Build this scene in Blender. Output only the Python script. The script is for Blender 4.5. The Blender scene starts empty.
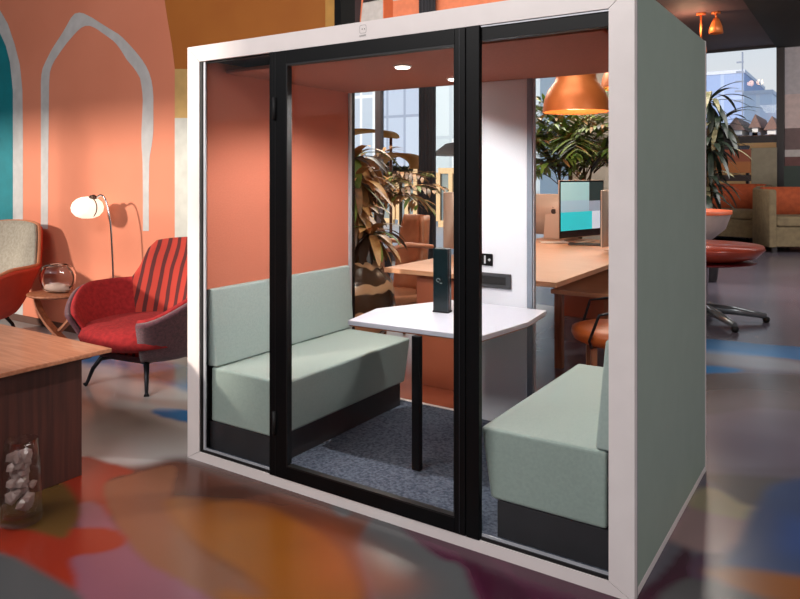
import bpy, bmesh, math, random
from mathutils import Vector, Matrix
random.seed(7)
PI = math.pi
S = bpy.context.scene
COL = S.collection

# ------------------------------------------------------------------ camera
# World axes: origin at the pod's front left bottom corner, +X along its front,
# +Y into the room, +Z up, metres.
F_PX, HOR, TH = 707.95, 175.2, 0.58224
CAM = Vector((3.113, -2.606, 1.549))
cd = bpy.data.cameras.new('camera')
cam = bpy.data.objects.new('camera', cd)
COL.objects.link(cam)
cd.sensor_width = 36.0
cd.lens = F_PX / 800 * 36.0
cd.shift_y = -(299.5 - HOR) / 800
cd.clip_end = 400
cam.location = CAM
cam.rotation_euler = (PI / 2, 0, TH)
S.camera = cam

S.view_settings.view_transform = 'Standard'
S.view_settings.look = 'None'
S.view_settings.gamma = 1.0
S.view_settings.use_curve_mapping = False
S.view_settings.exposure = 0.0

# ------------------------------------------------------------------ world sky
def lin(c):
    out = []
    for v in c[:3]:
        v = v / 255.0
        out.append(v / 12.92 if v <= 0.04045 else ((v + 0.055) / 1.055) ** 2.4)
    return (*out, 1.0)

w = bpy.data.worlds.new('sky'); S.world = w; w.use_nodes = True
nt = w.node_tree; nt.nodes.clear()
wo = nt.nodes.new('ShaderNodeOutputWorld'); bg = nt.nodes.new('ShaderNodeBackground')
tc = nt.nodes.new('ShaderNodeTexCoord'); sp = nt.nodes.new('ShaderNodeSeparateXYZ')
rp = nt.nodes.new('ShaderNodeValToRGB')
nt.links.new(tc.outputs['Generated'], sp.inputs[0])
nt.links.new(sp.outputs['Z'], rp.inputs[0])
rp.color_ramp.elements[0].position = 0.0; rp.color_ramp.elements[0].color = lin((236, 232, 228))
rp.color_ramp.elements[1].position = 0.6; rp.color_ramp.elements[1].color = lin((165, 195, 228))
e = rp.color_ramp.elements.new(0.2); e.color = lin((218, 228, 238))
nt.links.new(rp.outputs[0], bg.inputs[0]); bg.inputs[1].default_value = 1.0
nt.links.new(bg.outputs[0], wo.inputs[0])

# ------------------------------------------------------------------ sun and added fill lights
def light(name, kind, loc, energy, color, rot=None, target=None, **kw):
    d = bpy.data.lights.new(name, kind); d.energy = energy; d.color = color
    for k, v in kw.items(): setattr(d, k, v)
    o = bpy.data.objects.new(name, d); COL.objects.link(o); o.location = loc
    if target is not None:
        o.rotation_euler = (Vector(target) - Vector(loc)).to_track_quat('-Z', 'Y').to_euler()
    elif rot: o.rotation_euler = rot
    return o
SUN_DIR = Vector((0.5, 1.0, -0.35))
light('sun', 'SUN', (0, 0, 20), 4.2, (1.0, 0.88, 0.76), target=SUN_DIR * 5 + Vector((0, 0, 20)), angle=math.radians(3.5))
# unseen area lights added to brighten the pod, desks, header and lounge
light('rear_fill', 'AREA', (0.6, -4.6, 4.45), 270, (1.0, 0.96, 0.94), target=(0.9, 0.6, 0.8), shape='RECTANGLE', size=4.5, size_y=1.0)  # added fill for the pod front, hung above its glass reflections
light('side_fill', 'AREA', (7.5, -0.5, 3.6), 115, (1.0, 0.97, 0.95), target=(2.4, 1.0, 0.6), shape='RECTANGLE', size=3.0, size_y=1.8)  # added fill for the pod's right side panel
light('desk_fill', 'AREA', (-1.0, 7.2, 4.3), 260, (1.0, 0.93, 0.84), target=(0.3, 3.2, 0.8), shape='RECTANGLE', size=5.0, size_y=1.0)
light('header_fill', 'AREA', (-4.2, 6.2, 4.7), 85, (1.0, 0.92, 0.84), target=(-4.4, 8.0, 4.0), shape='RECTANGLE', size=7.0, size_y=0.4)  # added fill to lift the dark painted header
light('desk_overhead_fill', 'AREA', (0.6, 2.2, 4.6), 80, (1.0, 0.93, 0.84), target=(0.4, 3.6, 0.0), shape='RECTANGLE', size=3.0, size_y=1.0)
light('lounge_fill', 'AREA', (4.2, 9.5, 4.7), 520, (1.0, 0.95, 0.92), target=(2.5, 13.5, 0.6), shape='RECTANGLE', size=5.0, size_y=5.0)  # added fill for the far wall and lounge floor

# ------------------------------------------------------------------ materials
def M(name, c, rough=0.5, metal=0.0, c2=None, scale=8.0, bump=0.0, bscale=60.0, coat=0.0, stretch=None, spec=None, emit=None, es=0.0, sheen=0.0, detail=3.0):
    m = bpy.data.materials.new(name); m.use_nodes = True
    n = m.node_tree.nodes; L = m.node_tree.links; b = n['Principled BSDF']
    b.inputs['Base Color'].default_value = lin(c); b.inputs['Roughness'].default_value = rough
    b.inputs['Metallic'].default_value = metal; b.inputs['Coat Weight'].default_value = coat
    if sheen: b.inputs['Sheen Weight'].default_value = sheen
    if spec is not None: b.inputs['Specular IOR Level'].default_value = spec
    if emit: b.inputs['Emission Color'].default_value = lin(emit); b.inputs['Emission Strength'].default_value = es
    t = n.new('ShaderNodeTexCoord'); mp = n.new('ShaderNodeMapping'); L.new(t.outputs['Object'], mp.inputs[0])
    if stretch: mp.inputs['Scale'].default_value = stretch
    nz = n.new('ShaderNodeTexNoise'); nz.inputs['Scale'].default_value = scale; nz.inputs['Detail'].default_value = detail
    L.new(mp.outputs[0], nz.inputs[0])
    mix = n.new('ShaderNodeMix'); mix.data_type = 'RGBA'
    c2 = c2 or tuple(max(0, v * 0.94) for v in c)
    mix.inputs[6].default_value = lin(c); mix.inputs[7].default_value = lin(c2)
    rr = n.new('ShaderNodeMapRange'); rr.inputs[1].default_value = 0.35; rr.inputs[2].default_value = 0.65
    L.new(nz.outputs[0], rr.inputs[0]); L.new(rr.outputs[0], mix.inputs[0]); L.new(mix.outputs[2], b.inputs['Base Color'])
    if bump:
        n2 = n.new('ShaderNodeTexNoise'); n2.inputs['Scale'].default_value = bscale; L.new(t.outputs['Object'], n2.inputs[0])
        bp = n.new('ShaderNodeBump'); bp.inputs['Strength'].default_value = bump; bp.inputs['Distance'].default_value = 0.01
        L.new(n2.outputs[0], bp.inputs['Height']); L.new(bp.outputs[0], b.inputs['Normal'])
    return m

def pane_mat(name, tint, refl=1.0, rough=0.0):
    m = bpy.data.materials.new(name); m.use_nodes = True
    n = m.node_tree.nodes; L = m.node_tree.links; n.clear()
    o = n.new('ShaderNodeOutputMaterial'); mx = n.new('ShaderNodeMixShader')
    tr = n.new('ShaderNodeBsdfTransparent'); tr.inputs[0].default_value = tint
    g = n.new('ShaderNodeBsdfGlossy'); g.inputs['Roughness'].default_value = rough
    lw_ = n.new('ShaderNodeLayerWeight'); lw_.inputs[0].default_value = 0.5
    pw = n.new('ShaderNodeMath'); pw.operation = 'POWER'; pw.inputs[1].default_value = 4.0; L.new(lw_.outputs['Facing'], pw.inputs[0])
    f = n.new('ShaderNodeMath'); f.operation = 'MULTIPLY_ADD'; f.inputs[1].default_value = 0.7; f.inputs[2].default_value = 0.04; L.new(pw.outputs[0], f.inputs[0])
    mu = n.new('ShaderNodeMath'); mu.operation = 'MULTIPLY'; mu.inputs[1].default_value = refl
    L.new(f.outputs[0], mu.inputs[0]); L.new(mu.outputs[0], mx.inputs[0]); L.new(tr.outputs[0], mx.inputs[1]); L.new(g.outputs[0], mx.inputs[2])
    L.new(mx.outputs[0], o.inputs[0]); return m

def glass_mat(name, c=(1, 1, 1, 1), rough=0.02, ior=1.45):
    m = bpy.data.materials.new(name); m.use_nodes = True
    n = m.node_tree.nodes; b = n['Principled BSDF']
    b.inputs['Base Color'].default_value = c; b.inputs['Transmission Weight'].default_value = 1.0
    b.inputs['Roughness'].default_value = rough; b.inputs['IOR'].default_value = ior
    return m

def stripe_mat(name, c1, c2, axis, freq, duty=0.0, rough=0.8, bump=0.0, wob=0.0, phase=0.0, coat=0.0, c3=None):
    """stripes of c2 on c1 along an object-space axis (planks, curtain walls, upholstery stripes)"""
    m = bpy.data.materials.new(name); m.use_nodes = True
    n = m.node_tree.nodes; L = m.node_tree.links; b = n['Principled BSDF']; b.inputs['Roughness'].default_value = rough
    b.inputs['Coat Weight'].default_value = coat
    t = n.new('ShaderNodeTexCoord'); s = n.new('ShaderNodeSeparateXYZ'); L.new(t.outputs['Object'], s.inputs[0])
    nz = n.new('ShaderNodeTexNoise'); nz.inputs['Scale'].default_value = 3.0; L.new(t.outputs['Object'], nz.inputs[0])
    a = n.new('ShaderNodeMath'); a.operation = 'MULTIPLY_ADD'; a.inputs[1].default_value = wob
    L.new(nz.outputs[0], a.inputs[0]); L.new(s.outputs[axis], a.inputs[2])
    k = n.new('ShaderNodeMath'); k.operation = 'MULTIPLY_ADD'; k.inputs[1].default_value = freq * 2 * PI; k.inputs[2].default_value = phase
    L.new(a.outputs[0], k.inputs[0])
    si = n.new('ShaderNodeMath'); si.operation = 'SINE'; L.new(k.outputs[0], si.inputs[0])
    mr = n.new('ShaderNodeMapRange'); mr.inputs[1].default_value = duty - 0.15; mr.inputs[2].default_value = duty + 0.15
    L.new(si.outputs[0], mr.inputs[0])
    mix = n.new('ShaderNodeMix'); mix.data_type = 'RGBA'; mix.inputs[6].default_value = lin(c1); mix.inputs[7].default_value = lin(c2)
    L.new(mr.outputs[0], mix.inputs[0])
    last = mix.outputs[2]
    if c3:
        m2 = n.new('ShaderNodeMix'); m2.data_type = 'RGBA'; m2.inputs[7].default_value = lin(c3)
        r2 = n.new('ShaderNodeMapRange'); r2.inputs[1].default_value = 0.45; r2.inputs[2].default_value = 0.6
        L.new(nz.outputs[0], r2.inputs[0]); L.new(r2.outputs[0], m2.inputs[0]); L.new(last, m2.inputs[6]); last = m2.outputs[2]
    L.new(last, b.inputs['Base Color'])
    return m

def grid_mat(name, panel, line, sx, sz, rough=0.3, lw=0.08, panel2=None):
    """curtain wall grid in object X/Z"""
    m = bpy.data.materials.new(name); m.use_nodes = True
    n = m.node_tree.nodes; L = m.node_tree.links; b = n['Principled BSDF']; b.inputs['Roughness'].default_value = rough
    t = n.new('ShaderNodeTexCoord'); mp = n.new('ShaderNodeMapping'); mp.inputs['Rotation'].default_value = (PI / 2, 0, 0)
    L.new(t.outputs['Object'], mp.inputs[0])
    br = n.new('ShaderNodeTexBrick'); br.offset = 0.0; br.inputs['Scale'].default_value = 1.0
    br.inputs['Brick Width'].default_value = sx; br.inputs['Row Height'].default_value = sz
    br.inputs['Mortar Size'].default_value = lw; br.inputs['Color1'].default_value = lin(panel)
    br.inputs['Color2'].default_value = lin(panel2 or panel); br.inputs['Mortar'].default_value = lin(line)
    L.new(mp.outputs[0], br.inputs[0]); L.new(br.outputs[0], b.inputs['Base Color']); return m

white_metal = M('white_powder_coat', (232, 224, 222), 0.35, c2=(228, 220, 218))
grey_edge = M('grey_anodised_edge', (165, 164, 168), 0.35, 0.3)
sage_panel = M('sage_laminate', (150, 165, 155), 0.55, c2=(147, 162, 152))
sage_fabric = M('sage_fabric', (152, 168, 162), 0.9, c2=(145, 161, 155), scale=90, bump=0.25, bscale=400, sheen=0.2)
back_fabric = M('pale_sage_fabric', (165, 181, 177), 0.9, c2=(158, 174, 170), scale=90, bump=0.25, bscale=400)
felt_orange = M('orange_felt', (212, 126, 100), 0.95, c2=(204, 118, 92), scale=120, bump=0.3, bscale=350)
ceil_terra = M('terracotta_ceiling_panel', (168, 102, 80), 0.8, c2=(160, 96, 75), scale=60)
black_metal = M('black_powder_coat', (8, 9, 11), 0.45, c2=(6, 7, 9), spec=0.2)
black_matt = M('black_matt', (14, 14, 16), 0.7)
black_edge = M('black_seal', (8, 8, 10), 0.5)
bench_base = M('dark_grey_plinth', (46, 46, 50), 0.6, c2=(40, 40, 44))
alu = M('aluminium', (196, 199, 206), 0.4, 0.25)
carpet_m = M('blue_grey_carpet', (100, 108, 124), 1.0, c2=(50, 60, 78), scale=70, bump=0.6, bscale=260, detail=8)
pod_glass = pane_mat('pod_glass', (0.985, 0.99, 0.985, 1), 0.18)
win_glass = pane_mat('window_glass', (0.985, 0.99, 0.995, 1), 0.4)
white_lam = M('white_laminate', (220, 224, 232), 0.4, c2=(216, 220, 228))
table_white = M('white_table_top', (204, 206, 218), 0.3, c2=(200, 202, 214))
table_edge = M('grey_table_edge', (165, 172, 185), 0.5)
chrome = M('chrome', (205, 205, 210), 0.15, 1.0)
dark_steel = M('dark_steel', (38, 38, 44), 0.35, 0.7)
copper = M('copper', (226, 130, 70), 0.42, 0.35, c2=(206, 108, 50), scale=3)
lamp_on = M('downlight_glow', (255, 250, 240), 0.5, emit=(255, 250, 240), es=9.0)
globe_m = M('lit_globe', (255, 240, 220), 0.4, emit=(255, 236, 214), es=1.1, c2=(240, 215, 190), scale=14)
wood_top = M('oak_table_top', (186, 126, 94), 0.4, c2=(166, 104, 74), scale=4, stretch=(1.2, 14, 14), coat=0.1)
wood_dark = M('walnut_side', (80, 40, 31), 0.55, c2=(60, 29, 23), scale=5, stretch=(10, 10, 0.5))
wood_desk = M('peach_wood_desk', (218, 160, 122), 0.4, c2=(204, 142, 104), scale=4, stretch=(1.0, 9, 9))
wood_mid = M('warm_brown_wood', (158, 98, 66), 0.5, c2=(128, 74, 48), scale=6, stretch=(8, 8, 0.8))
terracotta = M('terracotta_panel', (172, 92, 62), 0.6, c2=(160, 84, 56), scale=3)
red_fabric = M('red_wool', (178, 40, 42), 0.95, c2=(150, 30, 34), scale=40, bump=0.5, bscale=200)
red_stripe = stripe_mat('red_striped_wool', (190, 64, 52), (92, 42, 42), 'X', 14.5, 0.3, 0.95, wob=0.05, c3=None)
plum_fabric = M('plum_wool', (112, 66, 76), 0.95, c2=(86, 52, 62), scale=60, bump=0.5, bscale=200, sheen=0.3)
grey_fabric = M('grey_green_linen', (176, 170, 156), 0.95, c2=(158, 152, 138), scale=50, bump=0.5, bscale=300)
piping_m = M('tan_piping', (196, 128, 92), 0.8)
olive = M('olive_upholstery', (128, 112, 84), 0.85, c2=(112, 98, 74), scale=10, bump=0.2, bscale=150)
rust = M('rust_upholstery', (178, 84, 46), 0.85, c2=(156, 70, 38), scale=10)
red_gloss = M('red_gloss_top', (176, 72, 48), 0.3, c2=(140, 48, 34), scale=2.5, coat=0.4)
pale_shell = M('pale_shell', (206, 188, 180), 0.45)
orange_shell = M('orange_shell', (214, 98, 54), 0.5)
leaf_green = M('leaf_green', (84, 124, 44), 0.5, c2=(146, 168, 76), scale=9)
leaf_dark = M('leaf_dark', (28, 38, 32), 0.35, c2=(46, 58, 46), scale=12)
leaf_pale = M('leaf_cream_edged', (168, 162, 128), 0.4, c2=(112, 112, 82), scale=20)
leaf_bronze = M('leaf_bronze', (150, 104, 58), 0.45, c2=(74, 58, 30), scale=8)
leaf_gold = M('leaf_gold', (214, 168, 106), 0.45, c2=(160, 108, 58), scale=10)
stem_m = M('plant_stem', (92, 74, 46), 0.8)
pot_dark = M('dark_pot', (46, 42, 44), 0.5)
bronze_pot = stripe_mat('bronze_swirl_glaze', (74, 48, 30), (206, 160, 120), 'Z', 3.6, 0.35, 0.25, wob=0.55)
soil = M('soil', (50, 36, 28), 1.0)
leather = M('tan_leather', (186, 124, 88), 0.5, c2=(160, 100, 68), scale=5)
imac_alu = M('warm_silver', (216, 190, 172), 0.4, 0.25, c2=(206, 178, 160), scale=2)
screen_black = M('screen_bezel', (18, 20, 24), 0.2)
def canvas_mat(name, c, t=0.5):
    m = M(name, c, 0.9); n = m.node_tree.nodes; L = m.node_tree.links
    tr = n.new('ShaderNodeBsdfTranslucent'); tr.inputs[0].default_value = lin(c); mx = n.new('ShaderNodeMixShader'); mx.inputs[0].default_value = t
    L.new(n['Principled BSDF'].outputs[0], mx.inputs[1]); L.new(tr.outputs[0], mx.inputs[2]); L.new(mx.outputs[0], n['Material Output'].inputs[0]); return m
def emis(name, c, s=0.8):
    return M(name, c, 0.5, emit=c, es=s, c2=tuple(v * 0.97 for v in c), scale=20)
clear_glass = glass_mat('clear_glass')
ice_glass = glass_mat('ice_glass', (0.95, 0.88, 0.86, 1), 0.4, 1.31)
thin_glass = pane_mat('thin_clear_glass', (0.93, 0.92, 0.91, 1), 1.0, 0.03)
tumbler_ice = M('frosted_ice', (222, 196, 190), 0.3)
tumbler_ice.node_tree.nodes['Principled BSDF'].inputs['Transmission Weight'].default_value = 0.55
# ------------------------------------------------------------------ mesh helpers
class MB:
    def __init__(s): s.bm = bmesh.new()
    def box(s, x0, x1, y0, y1, z0, z1, mi=0, M4=None):
        vs = [s.bm.verts.new((x, y, z)) for z in (z0, z1) for y in (y0, y1) for x in (x0, x1)]
        for f in ((0, 2, 3, 1), (4, 5, 7, 6), (0, 1, 5, 4), (2, 6, 7, 3), (0, 4, 6, 2), (1, 3, 7, 5)):
            fc = s.bm.faces.new([vs[i] for i in f]); fc.material_index = mi
        if M4 is not None: bmesh.ops.transform(s.bm, matrix=M4, verts=vs)
        return s
    def prism(s, poly, z0, z1, axis='Z', mi=0):
        """poly: list of 2d points; axis Z: (x,y) extruded z0..z1; axis Y: (x,z) extruded in y; axis X: (y,z) extruded in x"""
        def P(p, h):
            return {'Z': (p[0], p[1], h), 'Y': (p[0], h, p[1]), 'X': (h, p[0], p[1])}[axis]
        a = [s.bm.verts.new(P(p, z0)) for p in poly]; b = [s.bm.verts.new(P(p, z1)) for p in poly]
        fs = [s.bm.faces.new(a[::-1]), s.bm.faces.new(b)]
        for i in range(len(poly)):
            j = (i + 1) % len(poly); fs.append(s.bm.faces.new((a[i], a[j], b[j], b[i])))
        for f in fs: f.material_index = mi
        bmesh.ops.recalc_face_normals(s.bm, faces=fs); return s
    def flat(s, pts, mi=0):
        f = s.bm.faces.new([s.bm.verts.new(p) for p in pts]); f.material_index = mi; return s
    def tube(s, pts, r, n=10, cap=True, mi=0):
        pts = [Vector(p) for p in pts]; rs = r if isinstance(r, (list, tuple)) else [r] * len(pts)
        rings = []; up = None
        for i, p in enumerate(pts):
            t = (pts[min(i + 1, len(pts) - 1)] - pts[max(i - 1, 0)]).normalized()
            if up is None: up = Vector((0, 0, 1)) if abs(t.z) < 0.9 else Vector((1, 0, 0))
            a = t.cross(up).normalized(); b = a.cross(t).normalized(); up = b
            rings.append([s.bm.verts.new(p + rs[i] * (math.cos(2 * PI * k / n) * a + math.sin(2 * PI * k / n) * b)) for k in range(n)])
        for A, B in zip(rings, rings[1:]):
            for k in range(n):
                f = s.bm.faces.new((A[k], A[(k + 1) % n], B[(k + 1) % n], B[k])); f.material_index = mi; f.smooth = True
        if cap:
            for R_ in (rings[0][::-1], rings[-1]): s.bm.faces.new(R_).material_index = mi
        return s
    def lathe(s, prof, c=(0, 0, 0), n=32, sx=1.0, sy=1.0, mi=0, cap=False):
        rings = []
        for r, z in prof:
            if r < 1e-6: rings.append([s.bm.verts.new((c[0], c[1], c[2] + z))])
            else: rings.append([s.bm.verts.new((c[0] + sx * r * math.cos(2 * PI * k / n), c[1] + sy * r * math.sin(2 * PI * k / n), c[2] + z)) for k in range(n)])
        fs = []
        for A, B in zip(rings, rings[1:]):
            for k in range(n):
                k2 = (k + 1) % n
                if len(A) == 1 and len(B) == 1: continue
                if len(A) == 1: fs.append(s.bm.faces.new((A[0], B[k2], B[k])))
                elif len(B) == 1: fs.append(s.bm.faces.new((A[k], A[k2], B[0])))
                else: fs.append(s.bm.faces.new((A[k], A[k2], B[k2], B[k])))
        for f in fs: f.smooth = True; f.material_index = mi
        bmesh.ops.recalc_face_normals(s.bm, faces=fs)
        return s
    def blade(s, p0, dirv, L, w, droop, n=6, twist=0.0, mi=0, fold=0.15):
        """one leaf: tapered strip bending down under gravity, folded along its midrib"""
        p = Vector(p0); d = Vector(dirv).normalized(); rows = []
        side = d.cross(Vector((0, 0, 1)))
        if side.length < 0.05: side = Vector((math.cos(twist), math.sin(twist), 0))
        side.normalize()
        for i in range(n + 1):
            t = i / n; ww = w * (math.sin(PI * min(1, (t * 0.92 + 0.08))) ** 0.7) * 0.5
            nrm = side.cross(d).normalized()
            rows.append([s.bm.verts.new(p - side * ww + nrm * ww * fold), s.bm.verts.new(p), s.bm.verts.new(p + side * ww + nrm * ww * fold)])
            d = (d + Vector((0, 0, -droop / n))).normalized(); p = p + d * (L / n)
        for A, B in zip(rows, rows[1:]):
            for k in (0, 1):
                f = s.bm.faces.new((A[k], A[k + 1], B[k + 1], B[k])); f.smooth = True; f.material_index = mi
        return s
    def build(s, name, mats, parent=None, loc=None, bevel=0.0, solid=0.0, smooth=False, subsurf=0, segs=2):
        me = bpy.data.meshes.new(name); s.bm.to_mesh(me); s.bm.free()
        o = bpy.data.objects.new(name, me); COL.objects.link(o)
        for m in (mats if isinstance(mats, (list, tuple)) else [mats]): me.materials.append(m)
        if parent is not None: o.parent = parent
        if loc: o.location = loc
        if smooth:
            for p in me.polygons: p.use_smooth = True
        if solid:
            md = o.modifiers.new('solid', 'SOLIDIFY'); md.thickness = solid; md.offset = 0
        if subsurf:
            md = o.modifiers.new('sub', 'SUBSURF'); md.levels = subsurf; md.render_levels = subsurf
        if bevel:
            md = o.modifiers.new('bevel', 'BEVEL'); md.width = bevel; md.segments = segs; md.limit_method = 'ANGLE'
        return o

def tag(o, label=None, cat=None, group=None, kind=None):
    if label: o['label'] = label
    if cat: o['category'] = cat
    if group: o['group'] = group
    if kind: o['kind'] = kind
    return o
def thing(name, label, cat, loc=(0, 0, 0), rotz=0.0, group=None):
    o = bpy.data.objects.new(name, None); COL.objects.link(o)
    o.empty_display_size = 0.1; o.location = loc; o.rotation_euler = (0, 0, rotz)
    return tag(o, label, cat, group)
def structure(o): o['kind'] = 'structure'; return o
def copy_tree(o, parent=None):
    c = o.copy(); COL.objects.link(c)
    if parent is not None: c.parent = parent
    for ch in [x for x in COL.objects if x.parent == o]: copy_tree(ch, c)
    return c

def catmull(pts, k=6):
    out = []; n = len(pts)
    for i in range(n):
        p0, p1, p2, p3 = (pts[(i + j - 1) % n] for j in range(4))
        for s_ in range(k):
            t = s_ / k
            out.append(tuple(0.5 * ((2 * p1[a]) + (-p0[a] + p2[a]) * t + (2 * p0[a] - 5 * p1[a] + 4 * p2[a] - p3[a]) * t * t + (-p0[a] + 3 * p1[a] - 3 * p2[a] + p3[a]) * t ** 3) for a in range(len(p1))))
    return out
def ray(px, py):
    c, s_ = math.cos(TH), math.sin(TH); X = (px - 400) / F_PX; Z = (HOR - py) / F_PX
    return Vector((c * X - s_, s_ * X + c, Z))
def on_floor(px, py, z=0.0):
    d = ray(px, py); t = (z - CAM.z) / d.z; q = CAM + d * t; return (q.x, q.y)
def on_y(px, py, y):
    d = ray(px, py); t = (y - CAM.y) / d.y; q = CAM + d * t; return (q.x, q.z)

# ------------------------------------------------------------------ the room
CEIL = 4.92
# floor: glossy resin floor with poured swirls of colour, one mesh, one colour per poured field
FLOOR_COL = [
 (190, 190, 190), (84, 48, 36), (118, 76, 54), (134, 78, 24), (122, 76, 92),
 (136, 40, 22), (92, 66, 28), (74, 76, 78), (66, 18, 44), (158, 128, 128),
 (160, 148, 120), (56, 74, 112), (140, 82, 38), (30, 108, 168), (98, 92, 104), (88, 62, 82), (82, 78, 80), (150, 78, 54)]
import numpy as np
BLOBS = [  # (colour, smooth, traced outline)
 (1, True, [(70, 470), (140, 466), (187, 458), (300, 490), (378, 519), (362, 545), (378, 610), (400, 700), (100, 700), (60, 560)]),
 (5, True, [(60, 466), (84, 456), (110, 463), (134, 472), (112, 478), (107, 488), (112, 515), (80, 520), (50, 500)]),
 (2, True, [(104, 488), (125, 477), (175, 466), (170, 500), (185, 535), (225, 566), (270, 592), (262, 610), (190, 600), (150, 572), (122, 538)]),
 (3, True, [(166, 500), (215, 500), (270, 508), (330, 540), (352, 572), (358, 605), (300, 640), (215, 590), (265, 598), (240, 572), (190, 540)]),
 (4, True, [(78, 505), (100, 505), (122, 535), (150, 565), (200, 592), (215, 620), (120, 700), (60, 620), (62, 560), (110, 548), (82, 535)]),
 (5, True, [(-40, 522), (0, 526), (60, 528), (105, 528), (125, 536), (122, 546), (100, 553), (72, 558), (76, 580), (66, 592), (0, 556), (-60, 540)]),
 (6, True, [(40, 486), (62, 482), (80, 508), (70, 530), (62, 538), (30, 530), (-20, 521), (-10, 505)]),
 (7, True, [(-60, 548), (0, 553), (40, 570), (85, 603), (40, 640), (-60, 640)]),
 (7, True, [(376, 516), (400, 522), (430, 540), (470, 556), (520, 600), (480, 660), (390, 660), (378, 600), (360, 548)]),
 (8, True, [(402, 525), (470, 535), (560, 560), (640, 590), (700, 520), (702, 500), (690, 548), (696, 572), (660, 640), (520, 660), (476, 598), (462, 566), (437, 556)]),
 (7, True, [(332, 505), (342, 506), (352, 512), (344, 517), (335, 512)]),
 (16, True, [(655, 600), (700, 575), (740, 590), (800, 592), (840, 640), (640, 680)]),
 (9, True, [(672, 522), (700, 498), (756, 508), (748, 534), (730, 556), (688, 548), (664, 536)]),
 (10, True, [(684, 500), (706, 487), (740, 497), (757, 508), (750, 520), (700, 510)]),
 (16, True, [(706, 476), (720, 474), (800, 480), (830, 492), (757, 506), (730, 496)]),
 (11, True, [(757, 505), (780, 482), (860, 482), (860, 585), (800, 578), (724, 564), (740, 540), (748, 515)]),
 (15, True, [(694, 556), (726, 555), (714, 568), (706, 580), (690, 575)]),
 (12, True, [(706, 570), (740, 568), (800, 576), (850, 580), (850, 606), (790, 604), (720, 582)]),
 (13, True, [(60, 352), (120, 355), (160, 360), (200, 372), (200, 395), (160, 385), (110, 374)]),
 (13, True, [(152, 410), (165, 408), (200, 413), (200, 424), (160, 416)]),
 (13, True, [(700, 339), (760, 344), (830, 350), (830, 362), (770, 357), (700, 352)]),
 (13, True, [(690, 366), (720, 366), (740, 369), (738, 372), (700, 373)]),
 (16, True, [(690, 378), (760, 374), (860, 380), (860, 412), (760, 408), (690, 414)]),
]

SOFT = {0: 0.04, 2: 0.014, 3: 0.018, 12: 0.02, 13: 0.02, 14: 0.02, 15: 0.02, 17: 0.02, 18: 0.02}
def C3(c): return np.array(lin(c)[:3])
def lerp(t): return np.clip(t, 0, 1)[..., None]
STREAKS = [
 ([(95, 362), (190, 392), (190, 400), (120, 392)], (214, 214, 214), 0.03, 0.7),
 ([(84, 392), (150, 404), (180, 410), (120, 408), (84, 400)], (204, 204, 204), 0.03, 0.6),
 ([(300, 520), (340, 530), (420, 590), (330, 590)], (150, 70, 28), 0.07, 0.5),
 ([(700, 400), (800, 390), (800, 410), (700, 420)], (126, 118, 124), 0.15, 0.6),
 ([(700, 430), (800, 440), (800, 465), (700, 455)], (70, 62, 78), 0.15, 0.6),
 ([(780, 520), (800, 515), (830, 550), (780, 555)], (50, 82, 150), 0.06, 0.6),
 ([(700, 350), (800, 362), (800, 372), (700, 362)], (150, 160, 172), 0.06, 0.6),
 ([(200, 500), (300, 505), (300, 520), (200, 515)], (96, 48, 26), 0.06, 0.4)]
fv, ff_, fc_ = [], [], []; nv = 0
def paint(GX0, GX1, GY0, GY1, ST):
    global nv
    gx = np.linspace(GX0, GX1, int(round((GX1 - GX0) / ST)) + 1); gy = np.linspace(GY0, GY1, int(round((GY1 - GY0) / ST)) + 1)
    XX, YY = np.meshgrid(gx, gy)
    img = np.zeros(XX.shape + (3,)); img[:] = C3(FLOOR_COL[14])
    left = lerp((0.45 - XX) / 0.5); img = img * (1 - left) + C3(FLOOR_COL[0]) * left  # left floor paled in its colour to carry the wall's reflection
    peach = lerp(1 - np.abs((YY - 0.45) - 0.25 * (XX + 1)) / 0.75) * left; img = img * (1 - 0.5 * peach) + C3((176, 132, 112)) * 0.5 * peach
    far = lerp((YY - 1.38) / 0.05) * lerp((XX + 0.8) / 0.3) * lerp((2.2 - XX) / 0.3) * lerp((3.2 - YY) / 1.2)
    img = img * (1 - far) + C3(FLOOR_COL[17]) * far
    def inside(poly):
        m = np.zeros(XX.shape, bool); n = len(poly)
        for i in range(n):
            (x1, y1), (x2, y2) = poly[i], poly[(i + 1) % n]
            if y1 == y2: continue
            m ^= ((y1 > YY) != (y2 > YY)) & (XX < (x2 - x1) * (YY - y1) / (y2 - y1) + x1)
        return m.astype(float)
    def blur(a, r):
        n = max(1, int(round(r / ST)))
        for _ in range(2):
            for ax in (0, 1):
                pad = [(0, 0), (0, 0)]; pad[ax] = (n + 1, n); c_ = np.cumsum(np.pad(a, pad, mode='edge'), axis=ax)
                a = (c_[2 * n + 1:] - c_[:-2 * n - 1]) / (2 * n + 1) if ax == 0 else (c_[:, 2 * n + 1:] - c_[:, :-2 * n - 1]) / (2 * n + 1)
        return a
    for k, (ci, sm, pts) in enumerate(BLOBS):
        q = [on_floor(*p) for p in pts]
        if sm: q = catmull(q, 5)
        a = blur(inside(q), SOFT.get(k, 0.008))[..., None]
        img = img * (1 - a) + C3(FLOOR_COL[ci]) * a
    for pts, c, r, s_ in STREAKS:      # loose pours of colour dragged across the resin
        a = blur(inside(catmull([on_floor(*p) for p in pts], 5)), r)[..., None] * s_
        img = img * (1 - a) + C3(c) * a
    ny, nx = XX.shape
    fv.append(np.stack([XX.ravel(), YY.ravel(), np.zeros(XX.size)], 1)); fc_.append(img.reshape(-1, 3))
    ii = np.arange((ny - 1) * (nx - 1)); r_, c_ = ii // (nx - 1), ii % (nx - 1); v0 = r_ * nx + c_ + nv
    ff_.append(np.stack([v0, v0 + 1, v0 + nx + 1, v0 + nx], 1)); nv += XX.size
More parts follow.
